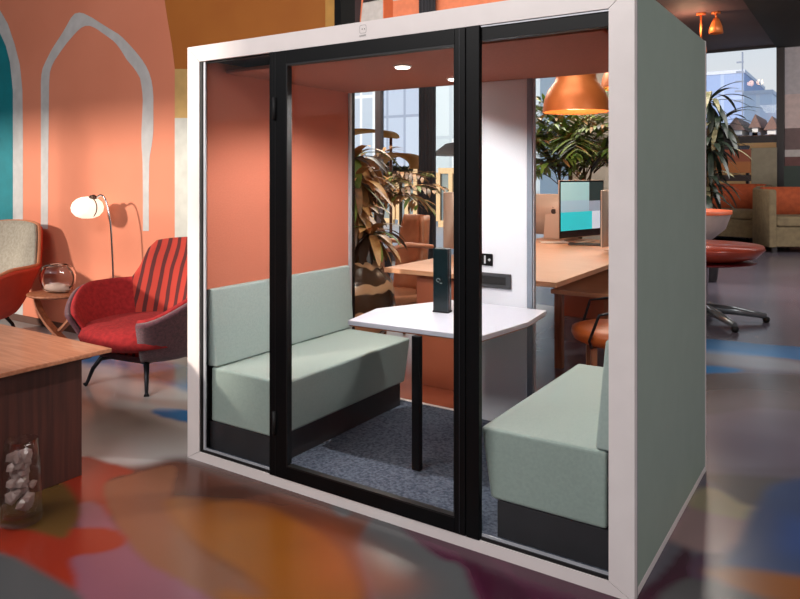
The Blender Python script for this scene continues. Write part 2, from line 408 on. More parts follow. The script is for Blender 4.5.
def plain(x0, y0, x1, y1, ci):
    global nv
    fv.append(np.array([(x0, y0, 0), (x1, y0, 0), (x1, y1, 0), (x0, y1, 0)], float)); fc_.append(np.tile(C3(FLOOR_COL[ci]), (4, 1)))
    ff_.append(np.array([[nv, nv + 1, nv + 2, nv + 3]])); nv += 4
paint(-1.5, 4.2, -1.9, 1.3, 0.010)
paint(-3.2, -1.5, -1.9, 5.4, 0.03); paint(-1.5, 4.2, 1.3, 5.4, 0.02)
plain(-16, -7, -3.2, 8, 0); plain(-3.2, -7, 10, -1.9, 16); plain(4.2, -1.9, 10, 18, 14); plain(-3.2, 5.4, 4.2, 8, 14); plain(-0.72, 8, 4.2, 18, 14)
me = bpy.data.meshes.new('floor')
me.from_pydata(np.concatenate(fv).tolist(), [], np.concatenate(ff_).tolist())
colr = np.concatenate(fc_); colr = np.concatenate([colr, np.ones((len(colr), 1))], 1)
at_ = me.color_attributes.new('poured_colour', 'FLOAT_COLOR', 'POINT'); at_.data.foreach_set('color', colr.astype(np.float32).ravel())
fm_ = M('poured_resin', (120, 110, 110), 0.24, scale=1.3, detail=2, spec=0.45)
n_t = fm_.node_tree; an = n_t.nodes.new('ShaderNodeVertexColor'); an.layer_name = 'poured_colour'
mxn = [x for x in n_t.nodes if x.type == 'MIX'][0]; mxn.blend_type = 'MULTIPLY'
mxn.inputs[7].default_value = (0.86, 0.86, 0.86, 1); n_t.links.new(an.outputs[0], mxn.inputs[6])
fo_ = bpy.data.objects.new('floor', me); COL.objects.link(fo_); me.materials.append(fm_); structure(fo_)

# painted mural wall beside the pod
salmon = M('salmon_paint', (220, 136, 106), 0.75, c2=(214, 130, 100), scale=1.2)
teal = M('teal_paint', (0, 128, 140), 0.6); palegrey = M('pale_grey_paint', (196, 196, 196), 0.7)
ochre = M('ochre_paint', (176, 104, 34), 0.7, c2=(168, 96, 30), scale=1.5); sand = M('sand_paint', (206, 168, 104), 0.7)
mistgrey = M('mist_grey_paint', (206, 208, 200), 0.7); gold_trim = M('gold_trim', (204, 150, 72), 0.5)
upper_salmon = M('deep_salmon_paint', (224, 130, 92), 0.7)
WY = 1.45
wb = MB(); wb.box(-16, -0.20, WY, WY + 0.12, 0, CEIL, 0)
def mural(pts, mi, dy, smooth=True):
    q = [on_y(px, py, WY) for px, py in pts]
    if smooth: q = catmull(q, 6)
    q = [(x, WY - dy, max(0.02, z)) for x, z in q]
    wb.flat(q, mi)
mural([(160, -30), (168, 22), (172, 45), (175, 69), (175, 400), (326.9, 400), (326.9, -30)], 3, 0.001, False)
mural([(175, 69), (175, 118), (326.9, 118), (326.9, 69)], 4, 0.002, False)
mural([(175, 118), (175, 400), (326.9, 400), (326.9, 118)], 5, 0.003, False)
mural([(-40, 10), (0, 10), (8, 24), (15, 45), (20, 65), (22.5, 90), (23, 130), (23, 380), (-40, 380)], 2, 0.001, False)
mural([(-40, 26), (-8, 24), (0, 33), (6, 46), (10, 62), (13, 90), (13, 130), (13, 380), (-40, 380)], 1, 0.002, False)
outer = [(41, 229), (41, 150), (41, 95), (41, 80), (42, 70), (45, 63), (52, 49), (60, 37), (66, 27), (71, 18), (75, 13.5), (79, 12.5), (84, 13.5), (92, 17.5), (106, 26.5), (120, 35), (129, 44), (137, 53), (143.5, 61.5), (148.5, 70), (151.5, 80), (153.5, 92), (153.5, 133), (151.5, 148), (149.5, 158), (149, 190), (149, 231)]
inner = [(143, 231), (143, 190), (142.6, 158), (141.5, 145), (141.5, 133), (143, 99), (142, 88), (140, 77), (134, 68), (127, 60), (121, 50), (115, 42), (106, 35.5), (97, 29), (91, 26), (87, 25.5), (83, 26.5), (79, 29.5), (73, 36), (67, 43), (59, 54), (52.5, 64), (50, 72), (49.3, 82), (48.5, 150), (48, 229)]
ao = [on_y(px, py, WY) for px, py in outer]; ai = [on_y(px, py, WY) for px, py in inner][::-1]
# strip of quads between the two outlines, matched by arc length
def resample(p, n):
    d = [0]
    for a, b in zip(p, p[1:]): d.append(d[-1] + math.dist(a, b))
    out = []
    for i in range(n):
        t = d[-1] * i / (n - 1); k = max(j for j in range(len(d)) if d[j] <= t + 1e-9); k = min(k, len(p) - 2)
        u = (t - d[k]) / max(1e-9, d[k + 1] - d[k]); out.append(tuple(p[k][a] + (p[k + 1][a] - p[k][a]) * u for a in (0, 1)))
    return out
ro, ri = resample(ao, 70), resample(ai, 70)
for i in range(69):
    wb.flat([(x, WY - 0.0015, z) for x, z in (ro[i], ro[i + 1], ri[i + 1], ri[i])], 2)
structure(wb.build('wall_mural', [salmon, teal, palegrey, ochre, sand, mistgrey]))
structure(MB().box(-0.20, -0.107, WY - 0.02, WY + 0.14, 0, CEIL).build('trim_1', gold_trim))
structure(MB().box(-0.107, -0.05, WY - 0.03, WY + 0.14, 0, CEIL).build('trim_2', black_metal))
structure(MB().box(-16, -0.2, WY - 0.015, WY, 0, 0.07).build('baseboard_left', M('dark_brown_base', (92, 60, 48), 0.6)))

# wall behind the camera with a band of high windows that lets the sun in
rear_m = M('warm_plaster', (128, 108, 98), 0.85)
RY = -6.2
rw = MB()
rw.box(-16, 10, RY - 0.15, RY, 0, 2.45); rw.box(-16, 10, RY - 0.15, RY, 4.72, CEIL)
rw.box(-2.75, 3.4, RY - 0.15, RY, 2.45, 4.72); rw.box(8.0, 10, RY - 0.15, RY, 2.45, 4.72); rw.box(-16, -12, RY - 0.15, RY, 2.45, 4.72)
structure(rw.build('wall_rear', rear_m))
structure(MB().box(10, 10.15, -6.3, 18, 0, CEIL).build('wall_right', M('mauve_wall', (150, 126, 128), 0.8)))
structure(MB().box(-16.15, -16, -6.3, 8, 0, CEIL).build('wall_left', rear_m))
fr = MB()
for x in (-12.0, -9.6, -7.3, -4.95, -2.85): fr.box(x, x + 0.1, RY - 0.1, RY + 0.02, 2.45, 4.72)
fr.box(-12, -2.75, RY - 0.1, RY + 0.02, 2.45, 2.52); fr.box(-12, -2.75, RY - 0.1, RY + 0.02, 3.62, 3.68)
structure(fr.build('window_1', black_metal))

# ceiling (dark mauve) and the black bulkhead on the right
ceil_m = M('dark_mauve_ceiling', (96, 78, 82), 0.7, c2=(88, 70, 76), scale=1.0)
structure(MB().box(-16, 10, -6.3, 18.1, CEIL, CEIL + 0.15).build('ceiling', ceil_m))
structure(MB().box(1.19, 10, -1, 18, CEIL - 0.10, CEIL - 0.001).build('ceiling_bulkhead', black_matt))

# glass front behind the desks (y = 8) with the painted header above it
GY = 8.0
curtain = M('dark_curtain', (40, 42, 50), 0.8, c2=(26, 28, 34), scale=3, stretch=(14, 14, 0.2))
gf = MB()
gf.box(-14, -0.5, GY, GY + 0.1, 0, 0.08)
gf.box(-14, -0.5, GY, GY + 0.1, 3.10, 3.22)
for x in (-12.5, -10.5, -8.6, -6.7, -4.42, -1.72):
    gf.box(x, x + 0.12, GY, GY + 0.1, 0.08, 3.10)
f_ = structure(gf.build('window_2', M('grey_brown_frame', (120, 114, 118), 0.5)))
structure(MB().box(-14, -0.5, GY + 0.045, GY + 0.055, 0.08, 3.1).build('glass_pane', win_glass, f_))
hd = MB(); hd.box(-14, -0.5, GY, GY + 0.2, 3.22, CEIL, 0)
def hdr(pts, mi, dy=0.002):
    hd.flat([(x, GY - dy, max(3.23, z)) for x, z in [on_y(px, py, GY) for px, py in pts]], mi)
hdr([(363, 2), (383, -2), (383, 60), (357, 60)], 1); hdr([(363, -20), (384, -20), (384, -1), (363, 3)], 3)
hdr([(384, -20), (393, -20), (393, 60), (384, 60)], 2); hdr([(343, -20), (363, -20), (357, 60), (343, 60)], 3, 0.004)
hdr([(393, -20), (420, -20), (420, -3), (393, 1)], 1)
structure(hd.build('wall_header', [upper_salmon, palegrey, M('burnt_orange_paint', (192, 88, 40), 0.7), M('dark_maroon_paint', (44, 22, 26), 0.7)]))
cu = MB(); n_ = 10
for i in range(n_):
    x = -3.385 + i * 0.032; cu.lathe([(0.026, 0.02), (0.024, 1.5), (0.022, CEIL - 0.02)], (x, GY - 0.10 + 0.012 * (i % 2), 0), 8)
structure(cu.build('trim_3', curtain))
structure(MB().box(-0.72, -0.57, 8.0, 18, 0, CEIL).build('wall_return', M('cream_wall', (222, 206, 186), 0.8)))

# far right window wall (y = 18)
FY = 18.0
fw = MB()
fw.box(1.19, 1.37, FY - 0.12, FY + 0.1, 0, CEIL)
fw.box(-0.57, 1.19, FY, FY + 0.08, 2.40, 2.58); fw.box(-0.57, 10, FY, FY + 0.1, CEIL - 0.06, CEIL)
fw.box(-0.57, 1.19, FY, FY + 0.1, 0, 1.05); fw.box(-0.57, -0.52, FY - 0.02, FY + 0.1, 0, CEIL)
f_ = structure(fw.build('window_3', M('dark_frame', (38, 32, 36), 0.5)))
structure(MB().box(-0.57, 1.19, FY + 0.03, FY + 0.04, 1.05, CEIL - .06).build('glass_pane', win_glass, f_))
fm = MB(); fm.box(1.37, 10, FY, FY + 0.1, 3.62, CEIL, 0); fm.box(1.37, 10, FY, FY + 0.1, 2.75, 3.62, 1); fm.box(1.37, 10, FY, FY + 0.1, 2.2, 2.75, 2)
fm.box(1.37, 10, FY, FY + 0.1, 2.02, 2.2, 3); fm.box(1.37, 10, FY, FY + 0.1, 0, 2.02, 4)
structure(fm.build('wall_far', [M('roller_blind_grey', (208, 204, 210), 0.8), M('pinkish_wall', (232, 212, 210), 0.8), M('greige_wall', (132, 112, 112), 0.8), M('white_sill', (214, 208, 206), 0.7), M('mauve_panel', (128, 90, 88), 0.8)]))
# ------------------------------------------------------------------ the meeting pod
W, D, H = 2.413, 1.374, 2.25
pod = thing('meeting_pod', 'white-framed glass meeting pod with sage side panels and a black framed glass door', 'meeting pod')
# front frame: four mitred white rails
FD = 0.035
pl, pt, pb = 0.095, 0.085, 0.05
ff = MB(); g = 0.0012
ff.prism([(0, g), (0, H - g), (pl - g, H - pt - g), (pl - g, pb + g)], 0, FD, 'Y')
ff.prism([(W, g), (W - pl + g, pb + g), (W - pl + g, H - pt - g), (W, H - g)], 0, FD, 'Y')
ff.prism([(g, H), (W - g, H), (W - pl - g, H - pt), (pl + g, H - pt)], 0, FD, 'Y')
ff.prism([(g, 0), (pl + g, pb), (W - pl - g, pb), (W - g, 0)], 0, FD, 'Y')
o = ff.build('front_frame', white_metal, pod)
# outer skin of grey edge profile at the front corner
ge = MB()
for x0, x1 in ((W - 0.004, W + 0.001), (-0.001, 0.004)): ge.box(x0, x1, FD, FD + 0.006, 0, H)
ge.box(0, W, FD, FD + 0.006, H - 0.004, H + 0.001)
ge.build('edge_profile', grey_edge, pod)
MB().box(W - 0.045, W, FD + 0.006, D - 0.03, 0.034, H - 0.003).build('side_panel', sage_panel, pod, bevel=0.002)
MB().box(0, 0.045, FD + 0.006, D - 0.03, 0.034, H - 0.003).build('side_panel', sage_panel, pod, bevel=0.002)
MB().box(0.045, W - 0.045, FD + 0.006, D - 0.03, H - 0.05, H - 0.003).build('roof_panel', sage_panel, pod)
MB().box(0, W, FD + 0.006, D - 0.03, 0.0, 0.034).build('base_rail', white_metal, pod, bevel=0.003)
bf = MB()
bf.box(0, 0.06, D - 0.03, D, 0, H); bf.box(W - 0.06, W, D - 0.03, D, 0, H)
bf.box(0.06, W - 0.06, D - 0.03, D, H - 0.06, H); bf.box(0.06, W - 0.06, D - 0.03, D, 0, 0.052)
bf.build('back_frame', white_metal, pod, bevel=0.002)
MB().box(0.045, W - 0.045, 0.02, D - 0.03, 0.034, 0.05).build('carpet', carpet_m, pod)
# inner lining
MB().box(0.045, 0.10, 0.05, D - 0.04, 0.92, H - 0.06).build('felt_wall_panel', felt_orange, pod, bevel=0.004)
MB().box(W - 0.10, W - 0.045, 0.05, D - 0.04, 0.92, H - 0.06).build('felt_wall_panel', felt_orange, pod, bevel=0.004)
MB().box(0.045, 0.085, 0.05, D - 0.04, 0.05, 0.92).build('lower_lining', bench_base, pod)
MB().box(W - 0.085, W - 0.045, 0.05, D - 0.04, 0.05, 0.92).build('lower_lining', bench_base, pod)
MB().box(0.10, W - 0.10, 0.045, D - 0.035, 2.175, 2.20).build('upper_ceiling', black_matt, pod)
cpn = MB().box(0.112, 2.139 + 0.10, 0.172, D - 0.05, 2.12, 2.14).build('ceiling_panel', ceil_terra, pod, bevel=0.004)
for k, (x, y) in enumerate(((1.087, 0.495), (1.087, 1.06))):
    dl = MB().lathe([(0.0, -0.004), (0.036, -0.004), (0.044, -0.006), (0.05, 0.0), (0.05, 0.004), (0, 0.004)], (x, y, 2.119), 28).build('downlight', white_metal, pod)
    MB().lathe([(0.0, 0), (0.038, 0), (0.038, 0.004), (0, 0.004)], (x, y, 2.109), 28).build('diffuser', lamp_on, dl)
    light('downlight_beam', 'SPOT', (x, y, 2.10), (105, 8)[k], (1.0, 0.95, 0.92), target=(x - (0.12, 0)[k], y - 0.12 * k, 0), spot_size=math.radians((152, 120)[k]), spot_blend=0.45, shadow_soft_size=0.035)
# fixed glazing and its profiles
PX0, PX1, PX2, PX3 = 0.640, 0.6585, 1.724, 1.792
MB().box(pl + 0.02, PX0, 0.020, 0.030, pb, H - pt).build('front_glass', pod_glass, pod)
MB().box(PX3, W - pl, 0.020, 0.030, pb, H - pt).build('front_glass', pod_glass, pod)
for b_ in ((pl, pl + 0.018, 0.006, 0.032, pb, H - pt), (pl + 0.018, PX0 - 0.03, 0.006, 0.034, pb, pb + 0.014), (PX3, W - pl, 0.006, 0.034, pb, pb + 0.014), (pl + 0.018, PX0 - 0.03, 0.02, 0.034, H - pt - 0.01, H - pt)):
    MB().box(*b_).build('glazing_channel', black_edge, pod)
for b_ in ((pl + 0.022, pl + 0.036, 0.010, 0.018, pb + 0.014, H - pt), (pl + 0.036, PX0 - 0.03, 0.012, 0.018, pb + 0.014, pb + 0.024), (PX3, W - pl, 0.012, 0.018, pb + 0.014, pb + 0.024), (PX3, W - pl, 0.006, 0.011, H - pt - 0.008, H - pt)):
    MB().box(*b_).build('glazing_strip', alu, pod)
MB().box(PX3, W - pl, 0.012, 0.05, H - pt - 0.062, H - pt - 0.009).build('header_strip', black_metal, pod)
MB().box(PX2 + 0.003, PX3 - 0.004, -0.004, 0.024, pb, H - pt).build('mullion', black_metal, pod, bevel=0.002)
MB().box(PX0 - 0.024, PX0 - 0.001, -0.004, 0.024, pb, H - pt).build('mullion', black_metal, pod, bevel=0.002)
# the glass door with its frame, closer strip and hinges
dx0, dx1, dz0, dz1 = PX0, PX2, pb + 0.002, H - pt - 0.002
df = MB()
df.box(dx0, dx0 + 0.092, -0.006, 0.022, dz0, dz1); df.box(dx1 - 0.050, dx1, -0.006, 0.022, dz0, dz1)
df.box(dx0 + 0.092, dx1 - 0.050, -0.006, 0.022, dz1 - 0.066, dz1); df.box(dx0 + 0.092, dx1 - 0.050, -0.006, 0.022, dz0, dz0 + 0.062)
door = df.build('door', black_metal, pod, bevel=0.002)
MB().box(dx0 + 0.095, dx1 - 0.05, 0.008, 0.018, dz0 + 0.055, dz1 - 0.06).build('door_glass', pod_glass, door)
sl = MB(); sl.box(dx0 + 0.092, dx0 + 0.100, -0.008, 0.025, dz0 + 0.062, dz1 - 0.066); sl.box(dx1 - 0.053, dx1 - 0.050, -0.008, 0.025, dz0 + 0.062, dz1 - 0.066)
sl.box(dx0 + 0.10, dx1 - 0.053, -0.008, 0.025, dz1 - 0.076, dz1 - 0.066); sl.box(dx0 + 0.10, dx1 - 0.053, -0.008, 0.025, dz0 + 0.062, dz0 + 0.070)
sl.build('door_seal', black_edge, door)
for z in (1.88, 0.32):
    MB().tube([(dx0 + 0.016, -0.012, z - 0.055), (dx0 + 0.016, -0.012, z + 0.055)], 0.010, 12).build('hinge', black_matt, door)
MB().box(dx0 + 0.0165, dx0 + 0.0195, -0.0070, -0.0055, dz0, dz1).build('frame_joint', black_edge, door)
MB().box(dx1 - 0.028, dx1 - 0.026, -0.0070, -0.0055, dz0, dz1).build('frame_joint', M('charcoal_joint', (44, 46, 52), 0.4), door)
# the maker's little mark on the top rail: a rounded square with two dots and a short line of tiny lettering
lm = MB(); lx, lz = 1.195, 2.216
q = [(lx + 0.019 * math.copysign(abs(math.cos(a)) ** 0.4, math.cos(a)), lz + 0.019 * math.copysign(abs(math.sin(a)) ** 0.4, math.sin(a))) for a in [2 * PI * k / 40 for k in range(40)]]
for i in range(40):
    a, b = q[i], q[(i + 1) % 40]; s_ = 0.93
    i0 = (lx + (a[0] - lx) * s_, lz + (a[1] - lz) * s_); i1 = (lx + (b[0] - lx) * s_, lz + (b[1] - lz) * s_)
    lm.flat([(p[0], -0.0008, p[1]) for p in (a, b, i1, i0)])
for x in (-0.004, 0.009): lm.lathe([(0, -0.0008), (0.0028, -0.0008)], (0, 0, 0), 10) if False else lm.box(lx + x - 0.002, lx + x + 0.002, -0.0012, -0.0004, lz - 0.003, lz + 0.003)
for i in range(7):
    x = lx - 0.019 + i * 0.0056; lm.box(x, x + 0.0012, -0.0012, -0.0004, lz - 0.034, lz - 0.026)
    lm.box(x + 0.001, x + 0.004, -0.0012, -0.0004, lz - 0.034 + 0.003 * (i % 3), lz - 0.0328 + 0.003 * (i % 3))
lm.build('maker_mark', M('grey_print', (130, 126, 126), 0.6), pod)
# back glazing, white column panel, switch plate, socket strip
bx0, bx1 = 0.955, 1.474
MB().box(0.105, bx0, D - 0.045, D - 0.035, 0.05, 2.12).build('back_glass', pod_glass, pod)
MB().box(bx1, W - 0.10, D - 0.045, D - 0.035, 0.05, 2.12).build('back_glass', pod_glass, pod)
MB().box(0.100, 0.112, D - 0.06, D - 0.032, 0.05, 2.12).build('glazing_strip', alu, pod)
MB().box(bx1 - 0.004, bx1 + 0.004, D - 0.06, D - 0.032, 0.05, 2.12).build('glazing_strip', alu, pod)
cp = MB().box(bx0 + 0.0, bx1 - 0.036, D - 0.072, D - 0.032, 0.05, 2.12).build('technical_panel', white_lam, pod, bevel=0.003)
MB().box(bx1 - 0.036, bx1 - 0.004, D - 0.070, D - 0.032, 0.05, 2.12).build('panel_edge', M('blue_grey_edge', (128, 138, 152), 0.5), pod)
yb = D - 0.078
sw = MB().box(1.02, 1.218, yb - 0.004, yb + 0.003, 0.998, 1.070).build('switch_plate', black_metal, cp, bevel=0.002)
sm = MB()
for x in (1.138, 1.163): sm.box(x, x + 0.010, yb - 0.0056, yb - 0.0036, 1.010, 1.058)
for x, s_ in ((1.112, -1), (1.198, 1)):
    sm.prism([(x - 0.010, 1.034), (x, 1.024), (x + 0.010, 1.034), (x, 1.044)], yb - 0.0056, yb - 0.0036, 'Y')
sm.build('switch_symbols', M('pale_grey_symbols', (190, 196, 200), 0.5), sw)
so = MB(); X0, X1, Z0, Z1 = 0.98, 1.340, 0.865, 0.955
so.box(X0, X1, yb - 0.006, yb + 0.003, Z1 - 0.02, Z1); so.box(X0, X1, yb - 0.006, yb + 0.003, Z0, Z0 + 0.02)
so.box(X1 - 0.034, X1, yb - 0.006, yb + 0.003, Z0 + 0.02, Z1 - 0.02); so.box(X0, X0 + 0.03, yb - 0.006, yb + 0.003, Z0 + 0.02, Z1 - 0.02)
so = so.build('socket_strip', M('charcoal_frame', (58, 60, 64), 0.45), cp, bevel=0.002)
MB().box(X0 + 0.03, X1 - 0.034, yb - 0.001, yb + 0.003, Z0 + 0.02, Z1 - 0.02).build('socket_recess', black_matt, so)
for x in (1.06, 1.11): MB().lathe([(0, 0), (0.013, 0), (0.016, 0.002), (0.016, 0.004), (0, 0.004)], (0, 0, 0), 20).build('socket', black_metal, so, loc=(x, yb - 0.004, 0.918)).rotation_euler = (PI / 2, 0, 0)

# ---- benches
def bench(side, label):
    t = thing('bench', label, 'bench', (0, 0, 0.05), 0, 'padded benches in the pod')
    x = lambda v: v if side < 0 else W - v
    def prism(pts, y0, y1, mb): mb.prism([(x(a), b - 0.05) for a, b in pts], y0, y1, 'Y')
    mb = MB(); prism([(0.12, 0.205), (0.605, 0.205), (0.650, 0.496), (0.12, 0.500)], 0.060, 1.26, mb)
    mb.build('seat', sage_fabric, t, bevel=0.014, segs=3)
    mb = MB(); prism([(0.09, 0.0525), (0.575, 0.0525), (0.575, 0.203), (0.09, 0.203)], 0.066, 1.25, mb)
    mb.build('base', bench_base, t)
    mb = MB(); prism([(0.088, 0.503), (0.165, 0.503), (0.125, 0.925), (0.088, 0.925)], 0.058, 1.30, mb)
    mb.build('backrest', back_fabric, t, bevel=0.012, segs=3)
    return t
bench(-1, 'sage padded bench below the orange felt on the left inside the pod')
bench(1, 'sage padded bench at the right end inside the pod, beside the right post')

# ---- fixed table in the pod
t = thing('pod_table', 'white faceted table top on one black leg in the middle of the pod', 'table', (1.205, 0.45, 0.05))
top = [(0.77, 0.44), (1.545, 0.48), (1.603, 0.93), (1.565, 1.291), (0.93, 1.291), (0.705, 0.80)]
L_ = lambda pts: [(a - 1.205, b - 0.45) for a, b in pts]
MB().prism(L_(top), 0.688, 0.715).build('table_top', table_white, t, bevel=0.004)
ins = [(1.15 + (a - 1.15) * 0.985, 0.9 + (b - 0.9) * 0.985) for a, b in top]
MB().prism(L_(ins), 0.682, 0.6875).build('table_underside', wood_mid, t)
MB().box(-0.024, 0.024, -0.016, 0.016, 0.0, 0.682).build('leg', black_metal, t, bevel=0.004)
# ---- black tower standing on the table
t = thing('speaker_tower', 'tall slim black tower with a tiny round mark standing on the pod table', 'speaker tower', (1.085, 0.915, 0.766), 0.12)
MB().box(-0.045, 0.045, -0.03, 0.03, 0.002, 0.365).build('body', M('black_green_gloss', (10, 28, 32), 0.25), t, bevel=0.003)
MB().box(-0.047, 0.047, -0.032, 0.032, 0.0, 0.010).build('foot', black_matt, t)
MB().box(0.0455, 0.0475, -0.014, -0.002, 0.01, 0.36).build('seam', M('brown_seam', (66, 46, 44), 0.5), t)
k = MB()
for j in range(10):
    a, b = 2 * PI * j / 12, 2 * PI * (j + 1) / 12
    k.flat([(-0.012 + r * math.cos(c), -0.0308, 0.185 + r * math.sin(c)) for r, c in ((0.012, a), (0.012, b), (0.009, b), (0.009, a))])
k.box(-0.002, 0.012, -0.0312, -0.0306, 0.166, 0.171)
k.build('round_mark', M('dim_grey_print', (120, 124, 120), 0.6), t)
# ------------------------------------------------------------------ lounge corner on the left
def shell_chair(name, label, group, loc, rot, m_out, m_in, m_seat, sc=1.0, back_h=1.0, arm_h=0.60, rx=0.46, ry=0.40, m_pipe=None):
    t = thing(name, label, 'armchair', loc, rot, group); t.scale = (sc, sc, sc)
    NA, NT = 48, 14; A = math.radians(148)
    def rim(a):
        d = abs(math.degrees(a))
        def ss(x, lo, hi): u = min(1, max(0, (x - lo) / (hi - lo))); return u * u * (3 - 2 * u)
        h = back_h * (1 - ss(d, 36, 56)) + arm_h * ss(d, 36, 56)
        return h - 0.15 * ss(d, 96, 148) - 0.03 * (d / 40) ** 2 * (d < 40)
    z0 = 0.20
    def pt(a, tt, inset):
        zr = rim(a); z = z0 + (zr - z0) * tt
        f = 0.62 + 0.42 * tt ** 0.55 + (0.06 * tt ** 2 if abs(a) > 1.0 else 0.06 * tt ** 2)
        x = math.sin(a) * (rx * f - inset); y = math.cos(a) * (ry * f - inset) + 0.10 * max(0, (z - 0.55)) * max(0, math.cos(a))
        if abs(a) > PI / 2: y *= 1.0
        return (x, y, z + inset * 0.4)
    for nm, ins, mm in (('shell', 0.0, m_out), ('upholstery', 0.035, m_in)):
        mb = MB(); rows = []
        for j in range(NT + 1):
            rows.append([mb.bm.verts.new(pt(-A + 2 * A * i / NA, j / NT, ins)) for i in range(NA + 1)])
        for a_, b_ in zip(rows, rows[1:]):
            for i in range(NA):
                f = mb.bm.faces.new((a_[i], a_[i + 1], b_[i + 1], b_[i])); f.smooth = True
                f.material_index = 1 if (nm == 'upholstery' and abs(i + 0.5 - NA / 2) > NA * 0.185) else 0
        c = mb.bm.verts.new((0, -0.02, z0 - 0.03 + ins))
        for i in range(NA): mb.bm.faces.new((rows[0][i + 1], rows[0][i], c)).smooth = True
        mb.bm.faces.new((rows[0][0], rows[0][NA], c))
        bmesh.ops.recalc_face_normals(mb.bm, faces=mb.bm.faces[:])
        mb.build(nm, [mm, (m_seat if m_in is red_stripe else m_in)] if nm == 'upholstery' else mm, t, solid=0.028)
    if m_pipe:
        MB().tube([Vector(pt(-A + 2 * A * i / NA, 1.0, 0.012)) + Vector((0, 0, 0.006)) for i in range(NA + 1)], 0.014, 8).build('piping', m_pipe, t)
    MB().lathe([(0, 0.0), (0.34, 0.0), (0.40, 0.03), (0.415, 0.07), (0.39, 0.12), (0.30, 0.145), (0, 0.155)], (0, -0.06, 0.27), 40, rx / 0.50, ry / 0.47).build('seat_cushion', m_seat, t)
    for sx in (-1, 1):
        for sy in (-1, 1):
            MB().tube([(sx * 0.10, sy * 0.10 - 0.03, 0.185), (sx * 0.20, sy * 0.20 - 0.03, 0.175), (sx * 0.235, sy * 0.235 - 0.03, 0.11), (sx * 0.26, sy * 0.26 - 0.03, 0.02), (sx * 0.27, sy * 0.27 - 0.03, 0.006)],
                      [0.016, 0.018, 0.014, 0.011, 0.017], 10).build('leg', dark_steel, t)
    MB().box(-0.16, 0.16, -0.19, 0.13, 0.160, 0.195).build('under_frame', dark_steel, t, bevel=0.01)
    return t
shell_chair('shell_armchair', 'red and dark striped wool shell armchair standing against the pod post', 'shell armchairs in the lounge corner', (-1.43, 0.84, 0), 0.14, plum_fabric, red_stripe, red_fabric, 1.12, 0.91, 0.62, 0.50, 0.44)
shell_chair('shell_armchair', 'grey linen shell armchair with red outside, cut off by the left picture edge', 'shell armchairs in the lounge corner', (-3.92, 0.72, 0), 0.3, M('red_shell', (196, 62, 40), 0.6), grey_fabric, red_fabric, 1.14, 0.94, 0.60, 0.50, 0.44, piping_m)

# small butterfly side table with the glass vessel
tx, ty = -2.93, 1.0
t = thing('side_table', 'small wooden side table on crossed curved legs between the armchairs', 'side table', (tx, ty, 0), 0.3)
MB().lathe([(0, 0), (0.25, 0), (0.275, 0.012), (0.275, 0.022), (0.26, 0.03), (0, 0.03)], (0, 0, 0.47), 36, 1.0, 0.8).build('table_top', wood_mid, t)
for s_ in (-1, 1):
    mb = MB(); P_ = [(s_ * (0.215 - 0.34 * k / 12 ** 1.0 * (1 if k else 0)), 0, 0.47 - 0.47 * (k / 12) ** 1.0) for k in range(13)]
    P_ = [(s_ * (0.21 * math.cos(PI * k / 12) ), 0.03 * s_, 0.47 - 0.235 * (1 - math.cos(PI * k / 12)) if False else 0.47 - 0.45 * math.sin(PI * k / 24) ** 1.1) for k in range(13)]
    for a, b in zip(P_, P_[1:]):
        mb.prism([(a[0], a[2]), (b[0], b[2]), (b[0], b[2] - 0.03), (a[0], a[2] - 0.03)], s_ * 0.02 - 0.035, s_ * 0.02 + 0.035, 'Y')
    mb.build('leg', wood_mid, t)
t = thing('glass_vessel', 'rounded clear glass vessel with a dark rim on the side table', 'glass vessel', (tx + 0.0, ty, 0.5005), 0.3)
mb = MB(); mb.lathe([(0, 0), (0.10, 0), (0.15, 0.03), (0.176, 0.10), (0.178, 0.16), (0.15, 0.225), (0.10, 0.252), (0.092, 0.25), (0.142, 0.22), (0.168, 0.16), (0.166, 0.10), (0.14, 0.036), (0.10, 0.012), (0, 0.012)], (0, 0, 0), 40, 1.0, 0.55)
mb.build('bowl', clear_glass, t)
mb = MB(); mb.tube([(0.170 * math.cos(a) , 0.0, 0.13 + 0.125 * math.sin(a)) for a in [(-0.25 + 1.15 * k / 20) * PI * 0.9 for k in range(21)]], 0.007, 8); mb.build('rim', M('bronze_rim', (104, 66, 52), 0.35, 0.5), t)
MB().lathe([(0, 0.0), (0.12, 0.0), (0.14, 0.02), (0.12, 0.05), (0, 0.075)], (0, 0, 0.016), 28, 1, 0.5).build('filling', M('pale_pebble', (226, 200, 186), 0.5), t)

# arc floor lamp
lx, ly = -2.45, 1.22
t = thing('arc_floor_lamp', 'thin chrome arc floor lamp with a round glowing globe by the mural', 'floor lamp', (lx, ly, 0), 0.0)
MB().lathe([(0, 0), (0.15, 0), (0.15, 0.015), (0.13, 0.022), (0, 0.025)], (0, 0, 0), 36).build('base', chrome, t)
pts = [(0.02, 0, 0.02), (0.02, 0, 0.55), (-0.005, 0, 0.95), (-0.03, 0, 1.15), (-0.09, 0, 1.32), (-0.16, 0, 1.37), (-0.235, 0, 1.345)]
pp = catmull([pts[0]] + pts + [pts[-1]], 6)[6:-12]
MB().tube(pp, 0.009, 10).build('pole', chrome, t)
gx, gz = -0.37, 1.255
MB().lathe([(0.0, -0.10), (0.05, -0.098), (0.10, -0.078), (0.132, -0.04), (0.14, 0.0), (0.125, 0.045), (0.09, 0.078), (0.05, 0.094), (0, 0.10)], (gx, 0, gz), 32).build('globe_shade', globe_m, t)
MB().tube([(-0.235, 0, 1.345), (-0.27, 0, 1.352), (-0.31, 0, 1.345)], [0.011, 0.022, 0.024], 12).build('lamp_holder', M('dark_bronze', (88, 66, 56), 0.3, 0.8), t)
